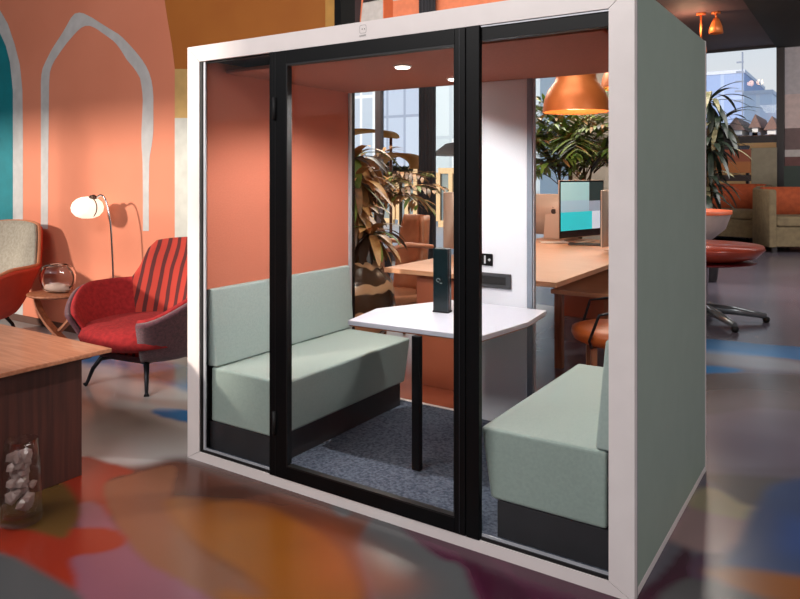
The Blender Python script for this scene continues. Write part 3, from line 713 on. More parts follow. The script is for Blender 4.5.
mb = MB(); mb.tube([(gx + 0.143 * math.cos(a), 0, gz + 0.103 * math.sin(a)) for a in [(-0.28 + 0.62 * k / 16) * PI for k in range(17)]], 0.005, 8); mb.build('globe_rim', M('dark_bronze_rim', (88, 66, 56), 0.3, 0.8), t)

# low wooden table at the left edge
t = thing('low_table', 'low walnut block table with a thick overhanging oak top at the left', 'coffee table', (-1.2, -1.4, 0))
o = MB().box(-1.2, 1.037, -1.3, 1.046, 0.628, 0.65).build('table_top', wood_top, t, bevel=0.004)
MB().box(-1.1, 0.930, -1.2, 0.945, 0.0, 0.628).build('body', wood_dark, t, bevel=0.003)
MB().box(-1.12, 0.965, -1.22, 0.975, 0.604, 0.6275).build('top_rail', wood_dark, t)

# big cut glass tumbler on the floor in front of the low table
t = thing('glass_tumbler', 'tall clear glass filled with cut ice-like chunks, beside the walnut table', 'glass', (-0.03, -0.90, 0.0095))
prof = [(0, 0.0), (0.082, 0.0), (0.086, 0.01), (0.084, 0.12), (0.078, 0.25), (0.068, 0.362), (0.064, 0.365), (0.073, 0.25), (0.078, 0.12), (0.078, 0.035), (0, 0.03)]
MB().lathe(prof, (0, 0, 0), 24).build('tumbler', thin_glass, t)
random.seed(5)
for k in range(46):
    mb = MB(); s_ = random.uniform(0.020, 0.030)
    bmesh.ops.create_icosphere(mb.bm, subdivisions=1, radius=s_)
    for v in mb.bm.verts: v.co *= random.uniform(0.75, 1.2)
    a = random.uniform(0, 2 * PI); r = random.uniform(0.010, 0.048) * (1 - 0.004 * k); z = 0.062 + 0.0053 * k
    mb.build('ice_chunk', tumbler_ice, t, loc=(r * math.cos(a), r * math.sin(a), z))

# ------------------------------------------------------------------ desks behind the pod
t = thing('work_desk', 'long peach-wood desk with a terracotta end panel standing right behind the pod', 'desk', (0.75, 3.4, 0))
def R_(x0, x1, y0, y1, z0, z1, nm, m, b=0.003): return MB().box(x0 - 0.75, x1 - 0.75, y0 - 3.4, y1 - 3.4, z0, z1).build(nm, m, t, bevel=b)
R_(0.067, 1.43, 1.80, 5.0, 0.815, 0.85, 'desk_top', wood_desk)
R_(0.32, 1.20, 1.86, 1.90, 0.0, 0.813, 'end_panel', terracotta)
R_(0.32, 1.2, 4.90, 4.94, 0.0, 0.813, 'end_panel', terracotta)
R_(0.45, 0.50, 1.905, 4.895, 0.60, 0.812, 'rail', wood_mid)
# lower return desk seen under it at the right
t = thing('low_bench_table', 'lower pale wood bench table under the long desk corner', 'table', (1.35, 3.7, 0))
MB().box(-0.35, 0.15, -0.9, 0.9, 0.60, 0.635).build('table_top', wood_desk, t, bevel=0.003)
for x, y in ((-0.30, -0.84), (0.10, -0.84), (-0.30, 0.84), (0.10, 0.84)):
    MB().box(x - 0.03, x + 0.03, y - 0.03, y + 0.03, 0, 0.598).build('leg', wood_mid, t)

def imac(label, loc, rot, sc, screen_on):
    t = thing('desktop_computer', label, 'computer', loc, rot, 'desktop computers on the desk'); t.scale = (sc, sc, sc)
    mb = MB(); mb.box(-0.30, 0.30, -0.012, 0.0, 0.04, 0.49); sh = mb.build('screen_housing', imac_alu, t, bevel=0.008)
    mb = MB()
    prof = [(-0.29, 0.0), (-0.2, 0.018), (0, 0.032), (0.2, 0.018), (0.29, 0.0)]
    a = [mb.bm.verts.new((x, y, 0.05)) for x, y in prof]; b = [mb.bm.verts.new((x, y, 0.48)) for x, y in prof]
    for i in range(4): mb.bm.faces.new((a[i + 1], a[i], b[i], b[i + 1])).smooth = True
    mb.bm.faces.new(a); mb.bm.faces.new(b[::-1]); mb.build('back_cover', imac_alu, t)
    MB().box(-0.298, 0.298, -0.015, -0.0125, 0.045, 0.488).build('bezel', screen_black if screen_on else screen_black, t)
    if screen_on:
        X = lambda u: -0.285 + 0.57 * u; Z = lambda v: 0.10 + 0.375 * v
        for nm, u0, u1, v0, v1, c in (('screen_area', 0, 0.66, 0.62, 1, (150, 188, 192)), ('screen_area', 0, 0.66, 0.38, 0.62, (150, 178, 194)), ('screen_area', 0, 0.73, 0.0, 0.38, (48, 196, 208)),
                                  ('screen_area', 0.66, 1.0, 0.60, 1.0, (40, 52, 52)), ('screen_area', 0.66, 1.0, 0.38, 0.60, (140, 150, 166)), ('screen_area', 0.73, 1.0, 0, 0.38, (196, 204, 220))):
            MB().box(X(u0), X(u1), -0.0165, -0.0155, Z(v0), Z(v1)).build(nm, emis('screen_%d_%d' % (c[0], int(v0 * 10)), c, 0.75), t)
    # the bitten fruit mark on the back
    mb = MB(); pts = []
    for k in range(36):
        a = 2 * PI * k / 36; r = 0.030 * (1 - 0.12 * math.exp(-((a - PI / 2) / 0.35) ** 2) - 0.10 * math.exp(-((a - 3 * PI / 2) / 0.3) ** 2))
        x, z = r * math.cos(a) * 0.95, r * math.sin(a)
        dx, dz = x + 0.036, z - 0.004
        if math.hypot(dx, dz) < 0.015: q = 0.015 / max(1e-4, math.hypot(dx, dz)); x, z = -0.036 + dx * q, 0.004 + dz * q
        pts.append((x, z + 0.30))
    mb.prism(pts, 0.031, 0.034, 'Y')
    mb.prism([(0.0, 0.336), (0.010, 0.340), (0.014, 0.352), (0.003, 0.348)], 0.031, 0.034, 'Y')
    mb.build('back_mark', M('dark_mark', (70, 60, 60), 0.3), t)
    MB().prism([(0.034, 0.27), (0.046, 0.27), (0.10, 0.012), (0.088, 0.008)], -0.09, 0.09, 'X').build('stand_neck', imac_alu, t)
    MB().box(-0.10, 0.10, -0.07, 0.13, 0.0, 0.008).build('stand_foot', imac_alu, t, bevel=0.003)
    return t
DZ = 0.8505
imac('computer with its bright turquoise screen facing out, at the desk end', (0.62, 4.62, DZ), TH + 0.72, 1.32, True)
imac('computer casing seen from behind with a dark fruit mark, left of the lit screen', (0.24, 4.86, DZ), PI + TH - 0.55, 1.0, False)
imac('pale computer casing on the left of the desk, beside the dark curtain', (0.27, 3.02, DZ), PI + 0.50, 1.12, False)
imac('pale computer casing just right of the lit screen, half hidden by the pod post', (1.16, 4.05, DZ), PI + TH + 0.9, 1.15, False)
t = thing('keyboard', 'dark keyboard lying in front of the lit screen', 'keyboard', (0.80, 4.33, DZ), 0.30)
MB().box(-0.20, 0.20, -0.06, 0.06, 0, 0.014).build('body', M('grey_plastic', (90, 84, 84), 0.5), t, bevel=0.004)
for r in range(4):
    mb = MB()
    for c in range(13): mb.box(-0.188 + c * 0.029, -0.188 + c * 0.029 + 0.024, -0.052 + r * 0.027, -0.052 + r * 0.027 + 0.022, 0.0142, 0.018)
    mb.build('key_row', M('dark_keys', (48, 44, 46), 0.5), t)
t = thing('notepad', 'pale flat notepad lying by the casing of the rear-facing computer', 'notepad', (0.42, 4.36, DZ), 0.5)
MB().box(-0.15, 0.15, -0.07, 0.07, 0.0, 0.010).build('pages', M('pale_paper', (232, 212, 198), 0.7), t)
MB().box(-0.15, -0.135, -0.07, 0.07, 0.0102, 0.013).build('binding', M('paper_binding', (190, 160, 144), 0.7), t)

# desk chairs at the right under the desk
def desk_chair(label, loc, rot):
    t = thing('desk_chair', label, 'chair', loc, rot)
    mb = MB(); mb.lathe([(0, 0.0), (0.20, 0.0), (0.27, 0.03), (0.29, 0.07), (0.285, 0.10), (0.24, 0.115), (0, 0.105)], (0, 0, 0.40), 36, 1, 0.95); mb.build('seat', M('amber_seat', (206, 104, 40), 0.45, c2=(170, 76, 30), scale=4), t)
    rows = []; mb = MB()
    for j in range(9):
        z = 0.56 + 0.34 * j / 8
        rows.append([mb.bm.verts.new((0.27 * math.sin(a) * (1 - 0.15 * (j / 8) ** 2), 0.26 * math.cos(a) + 0.05 * j / 8, z)) for a in [(-1.15 + 2.3 * i / 16) for i in range(17)]])
    for a_, b_ in zip(rows, rows[1:]):
        for i in range(16): mb.bm.faces.new((a_[i], a_[i + 1], b_[i + 1], b_[i])).smooth = True
    mb.build('backrest', M('taupe_back', (168, 140, 128), 0.7), t, solid=0.03)
    for s_ in (-1, 1):
        MB().tube([(s_ * 0.24, 0.20, 0.62), (s_ * 0.28, 0.0, 0.66), (s_ * 0.285, -0.12, 0.64), (s_ * 0.25, -0.18, 0.46), (s_ * 0.20, -0.16, 0.405)], 0.010, 10).build('armrest', dark_steel, t)
        for s2 in (-1, 1):
            MB().prism([(s_ * 0.15 - 0.03, s2 * 0.14 - 0.02), (s_ * 0.15 + 0.03, s2 * 0.14 - 0.02), (s_ * 0.15 + 0.03, s2 * 0.14 + 0.02), (s_ * 0.15 - 0.03, s2 * 0.14 + 0.02)], 0, 0.402).build('leg', wood_mid, t, bevel=0.004)
    return t
desk_chair('orange-seated chair with wooden legs and steel armrests behind the right bench', (1.66, 2.25, 0), -1.15)
# tan leather chair on the left of the desk
t = thing('leather_armchair', 'tan leather armchair with a sloping wooden arm by the desk end, among the bronze leaves', 'armchair', (-0.54, 2.88, 0), -0.5)
rows = []; mb = MB()
for j in range(13):
    z = 0.45 + 0.72 * j / 12
    rows.append([mb.bm.verts.new((0.26 * math.sin(a) * (1 - 0.35 * (j / 12) ** 3), 0.24 * math.cos(a) + 0.08 * j / 12, z)) for a in [(-1.2 + 2.4 * i / 18) for i in range(19)]])
for a_, b_ in zip(rows, rows[1:]):
    for i in range(18): mb.bm.faces.new((a_[i], a_[i + 1], b_[i + 1], b_[i])).smooth = True
mb.build('backrest', leather, t, solid=0.04)
MB().box(-0.27, 0.27, -0.28, 0.24, 0.38, 0.47).build('seat', leather, t, bevel=0.03, segs=3)
for s_ in (-1, 1):
    MB().tube([(s_ * 0.29, 0.22, 0.90), (s_ * 0.30, -0.05, 0.93), (s_ * 0.30, -0.30, 0.88), (s_ * 0.28, -0.28, 0.45)], [0.02, 0.025, 0.024, 0.02], 10).build('armrest', M('pinkish_wood', (206, 140, 108), 0.45), t)
    for y in (-0.23, 0.20): MB().tube([(s_ * 0.22, y, 0.385), (s_ * 0.25, y * 1.1, 0.0)], [0.024, 0.016], 10).build('leg', wood_mid, t)

# ------------------------------------------------------------------ pendant lamps
def pendant(label, x, y, z, r):
    t = thing('pendant_lamp', label, 'pendant lamp', (x, y, z), 0, 'copper dome pendants over the desks')
    MB().lathe([(r, 0), (r * 0.99, 0.03), (r * 0.95, 0.12), (r * 0.84, 0.21), (r * 0.64, 0.29), (r * 0.60, 0.33), (r * 0.585, 0.45), (0.04, 0.46), (0.04, 0.455), (r * 0.56, 0.44), (r * 0.60, 0.28), (r * 0.80, 0.20), (r * 0.92, 0.11), (r * 0.965, 0.0), (r, 0)], (0, 0, 0), 48).build('lamp_shade', copper, t)
    MB().lathe([(0, 0.03), (0.05, 0.04), (0.075, 0.08), (0.05, 0.13), (0, 0.15)], (0, 0, 0), 20).build('bulb', emis('warm_bulb', (255, 214, 160), 5), t)
    MB().tube([(0, 0, 0.45), (0, 0, CEIL - z - 0.03)], 0.006, 6).build('cord', black_matt, t)
    MB().lathe([(0, 0), (0.06, 0), (0.06, 0.03), (0, 0.03)], (0, 0, CEIL - z - 0.031), 20).build('ceiling_rose', copper, t)
    light('pendant_light', 'POINT', (x, y, z - 0.02), 22, (1.0, 0.78, 0.55), shadow_soft_size=0.08)
    return t
pendant('large copper dome pendant hanging nearest, above the lit screen', 0.786, 4.0, 2.155, 0.315)
pendant('copper dome pendant further back behind the pod post', 0.66, 6.2, 2.62, 0.315)

# copper spotlights under the ceiling on the right
def spot(label, px, y, drop):
    x, z = on_y(px, 36, y)
    t = thing('ceiling_spotlight', label, 'spotlight', (x, y, CEIL), 0, 'copper ceiling spotlights')
    MB().lathe([(0, -0.001), (0.07, -0.001), (0.07, -0.05), (0, -0.05)], (0, 0, 0), 20).build('mount', copper, t)
    MB().tube([(0, 0, -0.05), (0, 0, -drop)], 0.018, 8).build('rod', copper, t)
    MB().lathe([(0.0, 0.0), (0.055, -0.01), (0.09, -0.09), (0.13, -0.22), (0.14, -0.34), (0.125, -0.34), (0.11, -0.22), (0.0, -0.20)], (0, 0, -drop), 28).build('lamp_shade', copper, t)
    return t
def ceil_xy(px, py): return on_floor(px, py, CEIL)
def spotlight(label, px, py, drop, sc):
    x, y = ceil_xy(px, py)
    t = thing('ceiling_spotlight', label, 'spotlight', (x, y, CEIL), 0, 'copper ceiling spotlights')
    MB().lathe([(0, -0.001), (0.09, -0.001), (0.09, -0.04), (0, -0.04)], (0, 0, 0), 20).build('mount', copper, t)
    MB().tube([(0, 0, -0.04), (0, 0, -drop)], 0.022, 8).build('rod', copper, t)
    MB().lathe([(0.0, 0.0), (0.05 * sc, -0.005), (0.085 * sc, -0.07), (0.13 * sc, -0.20 * sc), (0.15 * sc, -0.34 * sc), (0.135 * sc, -0.34 * sc), (0.11 * sc, -0.20 * sc), (0.0, -0.12)], (0, 0, -drop), 28).build('lamp_shade', copper, t)
    light('ceiling_spot_glow', 'POINT', (x - 0.3, y - 0.2, CEIL - 0.35), 12, (1.0, 0.55, 0.32), shadow_soft_size=0.1)
spotlight('copper bell spotlight hanging under the dark ceiling right of the pod', 716, 12, 0.12, 0.95)
spotlight('copper spotlight on a longer rod half hidden by the pod side', 701, 13, 0.55, 0.8)

# tub chairs far right
def tub(label, loc, rot, w, dp, h):
    t = thing('tub_chair', label, 'armchair', loc, rot, 'olive and rust tub chairs')
    def U(w_, d_, yb):
        pts = []
        for k in range(25):
            a = PI * k / 24; c, s_ = math.cos(a), math.sin(a)
            pts.append((w_ / 2 * math.copysign(abs(c) ** 0.7, c), yb + d_ * (abs(s_) ** 0.7)))
        return [(w_ / 2, -dp / 2)] + pts + [(-w_ / 2, -dp / 2)]
    out = U(w, dp * 0.55, -0.02); inn = U(w - 0.26, dp * 0.55 - 0.15, -0.02)
    ring = out + inn[::-1]
    def wall(z0, z1, name, m, o_, i_):
        mb = MB()
        n = len(o_)
        for i in range(n - 1):
            mb.prism([o_[i], o_[i + 1], i_[i + 1], i_[i]], z0, z1)
        bmesh.ops.remove_doubles(mb.bm, verts=mb.bm.verts[:], dist=1e-4)
        return mb.build(name, m, t, bevel=0.03, segs=3)
    mb = MB(); n = len(out)
    cols = []
    for i in range(n):
        hh = h * (0.97 + 0.03 * math.sin(PI * i / (n - 1)))
        cols.append([mb.bm.verts.new((*out[i], 0.12)), mb.bm.verts.new((*out[i], hh - 0.04)), mb.bm.verts.new((out[i][0] * 0.98, out[i][1] * 0.98, hh)), mb.bm.verts.new((inn[i][0] * 1.02, inn[i][1], hh)), mb.bm.verts.new((*inn[i], hh - 0.04)), mb.bm.verts.new((*inn[i], 0.12))])
    for A, B in zip(cols, cols[1:]):
        for k in range(6): mb.bm.faces.new((A[k], A[(k + 1) % 6], B[(k + 1) % 6], B[k])).smooth = k != 5
    mb.bm.faces.new(cols[0]); mb.bm.faces.new(cols[-1][::-1])
    bmesh.ops.recalc_face_normals(mb.bm, faces=mb.bm.faces[:]); mb.build('shell', olive, t)
    mb = MB(); rows = []
    inn2 = [(x * 0.985, y - 0.012) for x, y in inn[1:-1]]
    for z in (0.62 * h / 1.3, h * 0.8, h * 1.0): rows.append([mb.bm.verts.new((x, y, z)) for x, y in inn2])
    for a_, b_ in zip(rows, rows[1:]):
        for i in range(len(inn2) - 1): mb.bm.faces.new((a_[i], a_[i + 1], b_[i + 1], b_[i])).smooth = True
    mb.build('back_lining', rust, t, solid=0.03)
    MB().box(-(w - 0.28) / 2, (w - 0.28) / 2, -dp / 2 + 0.0, dp * 0.20, 0.40 * h, 0.56 * h).build('seat_cushion', olive, t, bevel=0.05, segs=3)
    MB().box(-(w - 0.28) / 2, (w - 0.28) / 2, -dp / 2 + 0.04, dp * 0.20, 0.12, 0.398 * h).build('base', olive, t, bevel=0.02)
    for sx in (-1, 1):
        for y in (-dp / 2 + 0.08, dp * 0.22): MB().box(sx * (w / 2 - 0.12) - 0.04, sx * (w / 2 - 0.12) + 0.04, y - 0.04, y + 0.04, 0, 0.122).build('leg', pot_dark, t)
x, y = on_floor(826, 254); tub('olive tub chair with a rust back, cut off by the right picture edge', (x - 0.35, y + 0.6, 0), TH - 0.1, 2.02, 1.3, 1.30)
x, y = on_floor(734, 240); tub('olive tub chair with a rust back standing behind the dark-leaved plant', (x, y, 0), TH - 0.75, 1.6, 1.3, 1.34)

# round red table on a star base, with the pale orange-lined chair behind it
x, y = on_floor(703, 245, 0.80)
t = thing('pedestal_table', 'oval glossy red table on a grey star base beside the pod side', 'table', (x, y, 0))
MB().lathe([(0, 0.0), (0.34, 0.0), (0.52, 0.05), (0.60, 0.13), (0.585, 0.17), (0, 0.18)], (0, 0, 0.64), 56).build('table_top', red_gloss, t)
MB().lathe([(0, 0.0), (0.30, 0.0), (0.50, 0.035), (0.48, 0.04), (0, 0.04)], (0.02, -0.02, 0.596), 48).build('lower_disc', M('dark_red_disc', (112, 24, 30), 0.4), t)
MB().lathe([(0.06, 0.08), (0.05, 0.3), (0.06, 0.595)], (0, 0, 0), 20).build('pedestal', chrome, t)
for k in range(5):
    a = 0.35 + 2 * PI * k / 5; r = 0.62
    f = MB().tube([(0, 0, 0.13), (r * 0.5 * math.cos(a), r * 0.5 * math.sin(a), 0.11), (r * math.cos(a), r * math.sin(a), 0.065)], [0.055, 0.045, 0.03], 10).build('foot', M('polished_grey', (150, 156, 160), 0.25, 0.6), t)
    MB().lathe([(0, 0), (0.03, 0.005), (0.038, 0.03), (0.03, 0.055), (0, 0.06)], (r * math.cos(a), r * math.sin(a), 0.001), 14).build('caster', black_matt, f)
dx = Vector((math.cos(TH), math.sin(TH), 0)); fw_ = Vector((-math.sin(TH), math.cos(TH), 0))
d_ = 9.0; c_ = CAM + fw_ * d_ + dx * ((686 - 400) / F_PX * d_)
t = thing('swivel_tub_chair', 'pale moulded chair lined in orange, standing behind the red table', 'chair', (c_.x, c_.y, 0), 0.5)
mb = MB(); mb.lathe([(0, 0.0), (0.30, 0.02), (0.46, 0.16), (0.53, 0.36)], (0, 0, 0.72), 40); mb.build('shell', pale_shell, t)
mb = MB(); mb.lathe([(0, 0.04), (0.28, 0.06), (0.43, 0.18), (0.505, 0.38), (0.535, 0.385), (0.535, 0.34)], (0, 0, 0.725), 40); mb.build('lining', orange_shell, t)
MB().lathe([(0.22, 0.0), (0.21, 0.03), (0.04, 0.05), (0.04, 0.71)], (0, 0, 0.001), 28).build('pedestal', chrome, t)

# room dividers and clutter in front of the far window
def panel(px0, px1, py0, py1, y, m, name, label, cat, group=None):
    (x0, z1), (x1, _) = on_y(px0, py0, y), on_y(px1, py0, y); _, z0 = on_y((px0 + px1) / 2, py1, y); z0 = max(z0, 0)
    t = thing(name, label, cat, ((x0 + x1) / 2, y, 0), 0, group); w_ = (x1 - x0) / 2
    MB().box(-w_, w_, -0.03, 0.03, z0, z1).build('panel', m, t, bevel=0.005)
    for s_ in (-1, 1): MB().box(s_ * (w_ - 0.08) - 0.03, s_ * (w_ - 0.08) + 0.03, -0.029, 0.029, 0, max(z0, 0.01) + 0.001).build('leg', black_metal, t)
    return t
rp_ = stripe_mat('rust_panel_band', (150, 76, 48), (176, 106, 50), 'Z', 1.1, 0.2, 0.5, phase=2.4)
panel(713, 751, 150, 173, 17.4, rp_, 'room_divider', 'rust and ochre banded divider panel below the far window, left one', 'divider')
panel(751.5, 777, 148, 200, 17.35, M('beige_panel', (152, 144, 124), 0.7), 'room_divider', 'plain beige divider panel left of the dark window column', 'divider')
panel(784, 830, 166, 200, 16.0, M('dark_green_board', (34, 52, 46), 0.6), 'high_back_booth', 'dark green high back beside the right picture edge, behind the tub chair', 'booth')
panel(713, 751, 175, 181, 17.25, M('dark_shelf', (50, 34, 34), 0.6), 'low_shelf', 'dark low shelf board under the banded divider', 'shelf')
for px0, px1, py0, nm, lb, c in ((721, 733, 143.5, 'storage_box', 'dark storage box on the banded divider ledge', (60, 48, 52)), (736, 748, 146, 'storage_box', 'blue-grey box standing right of the dark storage box', (70, 78, 96))):
    (x0, z1), (x1, _) = on_y(px0, py0, 17.6), on_y(px1, py0, 17.6); _, z0 = on_y(735, 150, 17.6)
    t = thing(nm, lb, 'box', ((x0 + x1) / 2, 17.72, 0)); hw = (x1 - x0) / 2
    MB().box(-hw, hw, -0.12, 0.12, z0 - 0.12, z1).build('body', M(nm + lb[:4], c, 0.7), t, bevel=0.02)
    MB().box(-hw - 0.01, hw + 0.01, -0.13, 0.13, z1 - 0.03, z1 + 0.01).build('lid', M('lid' + lb[:4], tuple(v * 0.8 for v in c), 0.7), t)
(x0, z1), (x1, _) = on_y(712, 150, 17.7), on_y(750, 150, 17.7)
t = thing('window_bench', 'long wooden ledge below the far window carrying the boxes', 'ledge', ((x0 + x1) / 2 + 0.0, 17.72, 0))
zb = on_y(735, 150, 17.6)[1] - 0.12
MB().box(-(x1 - x0) / 2, (x1 - x0) / 2, -0.2, 0.2, zb - 0.05, zb - 0.001).build('ledge_top', wood_mid, t)
for s_ in (-1, 1): MB().box(s_ * 0.4 - 0.03, s_ * 0.4 + 0.03, -0.15, 0.15, 0, zb - 0.051).build('leg', wood_mid, t)

# ------------------------------------------------------------------ plants
def frond(mb, base, d, L, leaf_L, leaf_w, n=16, droop=0.9, mi=0, stem_r=0.006):
    p = Vector(base); d = Vector(d).normalized(); pts = [p.copy()]
    for i in range(n):
        d = (d + Vector((0, 0, -droop / n))).normalized(); p = p + d * (L / n); pts.append(p.copy())
        t = (i + 1) / n
        if t < 0.15: continue
        side = d.cross(Vector((0, 0, 1))).normalized()
        ll = leaf_L * (math.sin(PI * (0.12 + 0.84 * t)) ** 0.6)
        for s_ in (-1, 1):
            mb.blade(p, side * s_ * 0.9 + d * 0.75 + Vector((0, 0, random.uniform(-0.1, 0.35))), ll * random.uniform(0.85, 1.1), leaf_w, random.uniform(0.3, 1.0), 4, mi=random.choice(mi) if isinstance(mi, tuple) else mi)
    return pts
def pot(t, r, h, m):
    MB().lathe([(0, 0), (r * 0.72, 0), (r * 0.78, 0.02), (r, h * 0.96), (r * 1.02, h), (r * 0.92, h), (r * 0.88, h * 0.9), (0, h * 0.88)], (0, 0, 0), 36).build('pot', m, t)
    MB().lathe([(0, h * 0.905), (r * 0.86, h * 0.90)], (0, 0, 0), 24).build('soil', soil, t)
random.seed(11)
def palm(label, loc, pot_r, pot_h, stems, nf, L, leaf_L, leaf_w, mats, mi, trunk_h, group=None, updir=1.1, potm=None):
    t = thing('potted_palm', label, 'plant', loc, 0, group); pot(t, pot_r, pot_h, potm or pot_dark)
    st = MB(); fo = MB()
    for s_ in range(stems):
        a = 2 * PI * s_ / stems + 0.4; bx, by = 0.06 * math.cos(a), 0.06 * math.sin(a)
        hh = trunk_h * random.uniform(0.55, 1.0); tx_, ty_ = bx + 0.16 * math.cos(a) * hh, by + 0.16 * math.sin(a) * hh
        st.tube([(bx, by, pot_h * 0.9), ((bx + tx_) / 2, (by + ty_) / 2, pot_h + hh * 0.5), (tx_, ty_, pot_h + hh)], [0.022, 0.018, 0.014], 8)
        for k in range(nf):
            b = 2 * PI * k / nf + random.uniform(-0.4, 0.4); up = updir * random.uniform(0.5, 1.6)
            pts = frond(fo, (tx_, ty_, pot_h + hh * random.uniform(0.8, 1.0)), (math.cos(b), math.sin(b), up), L * random.uniform(0.7, 1.1), leaf_L, leaf_w, 13, random.uniform(0.8, 1.7), mi)
            st.tube(pts[::2], [0.007 * (1 - 0.1 * i) for i in range(len(pts[::2]))], 5)
    st.build('stem', stem_m, t); fo.build('foliage', mats, t)
    return t
palm('big green palm with feathery fronds behind the lit computer under the copper dome', (-0.05, 6.3, 0), 0.30, 0.62, 7, 9, 1.0, 0.42, 0.05, [leaf_green, leaf_gold, leaf_dark], (0, 0, 0, 0, 2, 1), 1.55, updir=1.5)
palm('golden dry looking palm by the glass front, left of the curtain', (-2.6, 5.4, 0), 0.28, 0.5, 4, 7, 1.0, 0.42, 0.05, [leaf_gold, leaf_bronze, leaf_green], (0, 0, 1, 1, 2), 1.0)

def strap_plant(label, loc, pot_r, pot_h, heads, nl, L, w_, mats, mis, potm, name='potted_dracaena', droop=(1.0, 2.6)):
    t = thing(name, label, 'plant', loc); pot(t, pot_r, pot_h, potm); st = MB(); fo = MB()
    for (hx, hy, hz) in heads:
        st.tube([(hx * 0.15, hy * 0.15, pot_h * 0.9), (hx * 0.6, hy * 0.6, (pot_h + hz) / 2), (hx, hy, hz)], [0.03, 0.024, 0.02], 8)
        for k in range(nl):
            b = 2.399963 * k; up = 1.3 - 1.9 * (k / nl)
            fo.blade((hx, hy, hz + 0.06 - 0.12 * k / nl), (math.cos(b), math.sin(b), up), L * random.uniform(0.75, 1.15), w_ * random.uniform(0.8, 1.2), random.uniform(*droop), 8, mi=random.choice(mis))
    st.build('stem', stem_m, t); fo.build('foliage', mats, t); return t
d_ = 10.4; c_ = CAM + fw_ * d_ + dx * ((702 - 400) / F_PX * d_)
strap_plant('tall dark-leaved plant with drooping strap leaves against the far window', (c_.x, c_.y, 0), 0.26, 0.5,
            [(0.10, 0.05, 2.62), (0.22, 0.12, 2.28), (0.12, -0.06, 1.95), (0.06, 0.02, 1.48), (0.0, -0.04, 1.22)], 26, 0.60, 0.085, [leaf_dark, leaf_pale, leaf_green], (0, 0, 0, 0, 0, 1), pot_dark)
# bronze-leaved plant in the swirl-glazed round planter, seen through the pod's left glass
def bronze_plant():
    t = thing('bronze_leaved_plant', 'lush bronze and green leaved plant in a swirled round planter behind the pod bench', 'plant', (-0.47, 2.10, 0))
    MB().lathe([(0, 0), (0.16, 0), (0.20, 0.03), (0.32, 0.18), (0.37, 0.36), (0.345, 0.54), (0.25, 0.68), (0.19, 0.72), (0.17, 0.71), (0.22, 0.66), (0, 0.64)], (0, 0, 0.12), 48).build('planter', bronze_pot, t)
    MB().lathe([(0, 0), (0.15, 0), (0.17, 0.118), (0, 0.118)], (0, 0, 0.001), 24).build('planter_foot', pot_dark, t)
    random.seed(21); fo = MB(); st = MB()
    for (hx, hy, hz) in ((0.0, 0.0, 1.25), (0.14, 0.08, 1.05), (-0.14, -0.06, 1.42), (0.10, -0.08, 1.50), (-0.2, 0.1, 1.15), (0.02, 0.0, 1.68)):
        st.tube([(hx * 0.3, hy * 0.3, 0.77), (hx * 0.8, hy * 0.8, (0.8 + hz) / 2), (hx, hy, hz)], [0.02, 0.016, 0.012], 8)
        for k in range(34):
            b = 2.399963 * k; up = 1.2 - 1.9 * k / 34
            fo.blade((hx, hy, hz), (math.cos(b), math.sin(b), up), random.uniform(0.28, 0.50), random.uniform(0.06, 0.10), random.uniform(0.8, 2.4), 7, mi=random.choice((0, 0, 1, 1, 2, 3)))
    st.build('stem', stem_m, t); fo.build('foliage', [leaf_bronze, leaf_gold, leaf_green, M('leaf_umber', (52, 38, 26), 0.45)], t)
bronze_plant()

# ------------------------------------------------------------------ outside
GZ = -1.2
street = MB(); street.flat([(-120, 8.3, GZ), (-0.5, 8.3, GZ), (-0.5, 200, GZ), (-120, 200, GZ)]); street.flat([(-0.5, 18.6, GZ), (160, 18.6, GZ), (160, 200, GZ), (-0.5, 200, GZ)])
bmesh.ops.recalc_face_normals(street.bm, faces=street.bm.faces[:])
for f in street.bm.faces:
    if f.normal.z < 0: f.normal_flip()
structure(street.build('street_paving', grid_mat('pale_paving', (186, 186, 188), (164, 164, 166), 4, 4, 0.7, 0.05)))
def block(px0, px1, py_top, y, depth, mat, label, base=GZ, roof=None, group=None):
    (x0, z1), (x1, _) = on_y(px0, py_top, y), on_y(px1, py_top, y)
    t = thing('office_building', label, 'building', ((x0 + x1) / 2, y, base), 0, group); hw = (x1 - x0) / 2; h = z1 - base
    MB().box(-hw, hw, 0, depth, 0, h).build('facade', mat, t)
    MB().box(-hw - 0.1, hw + 0.1, -0.1, depth + 0.1, h, h + 0.4).build('roof', roof or M('roof_pale', (206, 214, 228), 0.8), t)
    return t
g1 = grid_mat('glass_tower_light', (176, 188, 202), (214, 218, 222), 1.6, 3.6, 0.6, 0.16, (162, 176, 194))
g2 = grid_mat('glass_tower_blue', (172, 186, 206), (132, 146, 170), 1.5, 7.0, 0.6, 0.10, (160, 174, 198))
g3 = grid_mat('glass_tower_pale', (222, 232, 238), (176, 190, 202), 1.1, 5.0, 0.6, 0.10, (180, 196, 206))
block(300, 376, -200, 56, 15, g1, 'pale glass tower with white vertical lines, leftmost behind the glass front')
block(384, 426, -200, 40, 6, g2, 'blue-grey glass tower in the middle behind the glass front')
block(433, 540, -200, 34, 5, g3, 'light glass tower right of the dark curtain')
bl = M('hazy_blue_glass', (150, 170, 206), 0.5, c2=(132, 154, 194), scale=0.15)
block(560, 744, 86, 90, 20, grid_mat('hazy_blue_tower', (150, 170, 208), (166, 184, 214), 3, 4, 0.8, 0.2, (140, 162, 204)), 'hazy blue office block outside the far window, left of the mast')  # distance haze put into the far facade and roof colours
block(744, 772, 95, 80, 16, grid_mat('hazy_blue_low', (210, 222, 238), (222, 230, 240), 3, 4, 0.8, 0.2), 'hazy blue lower block outside the far window, right of the mast')
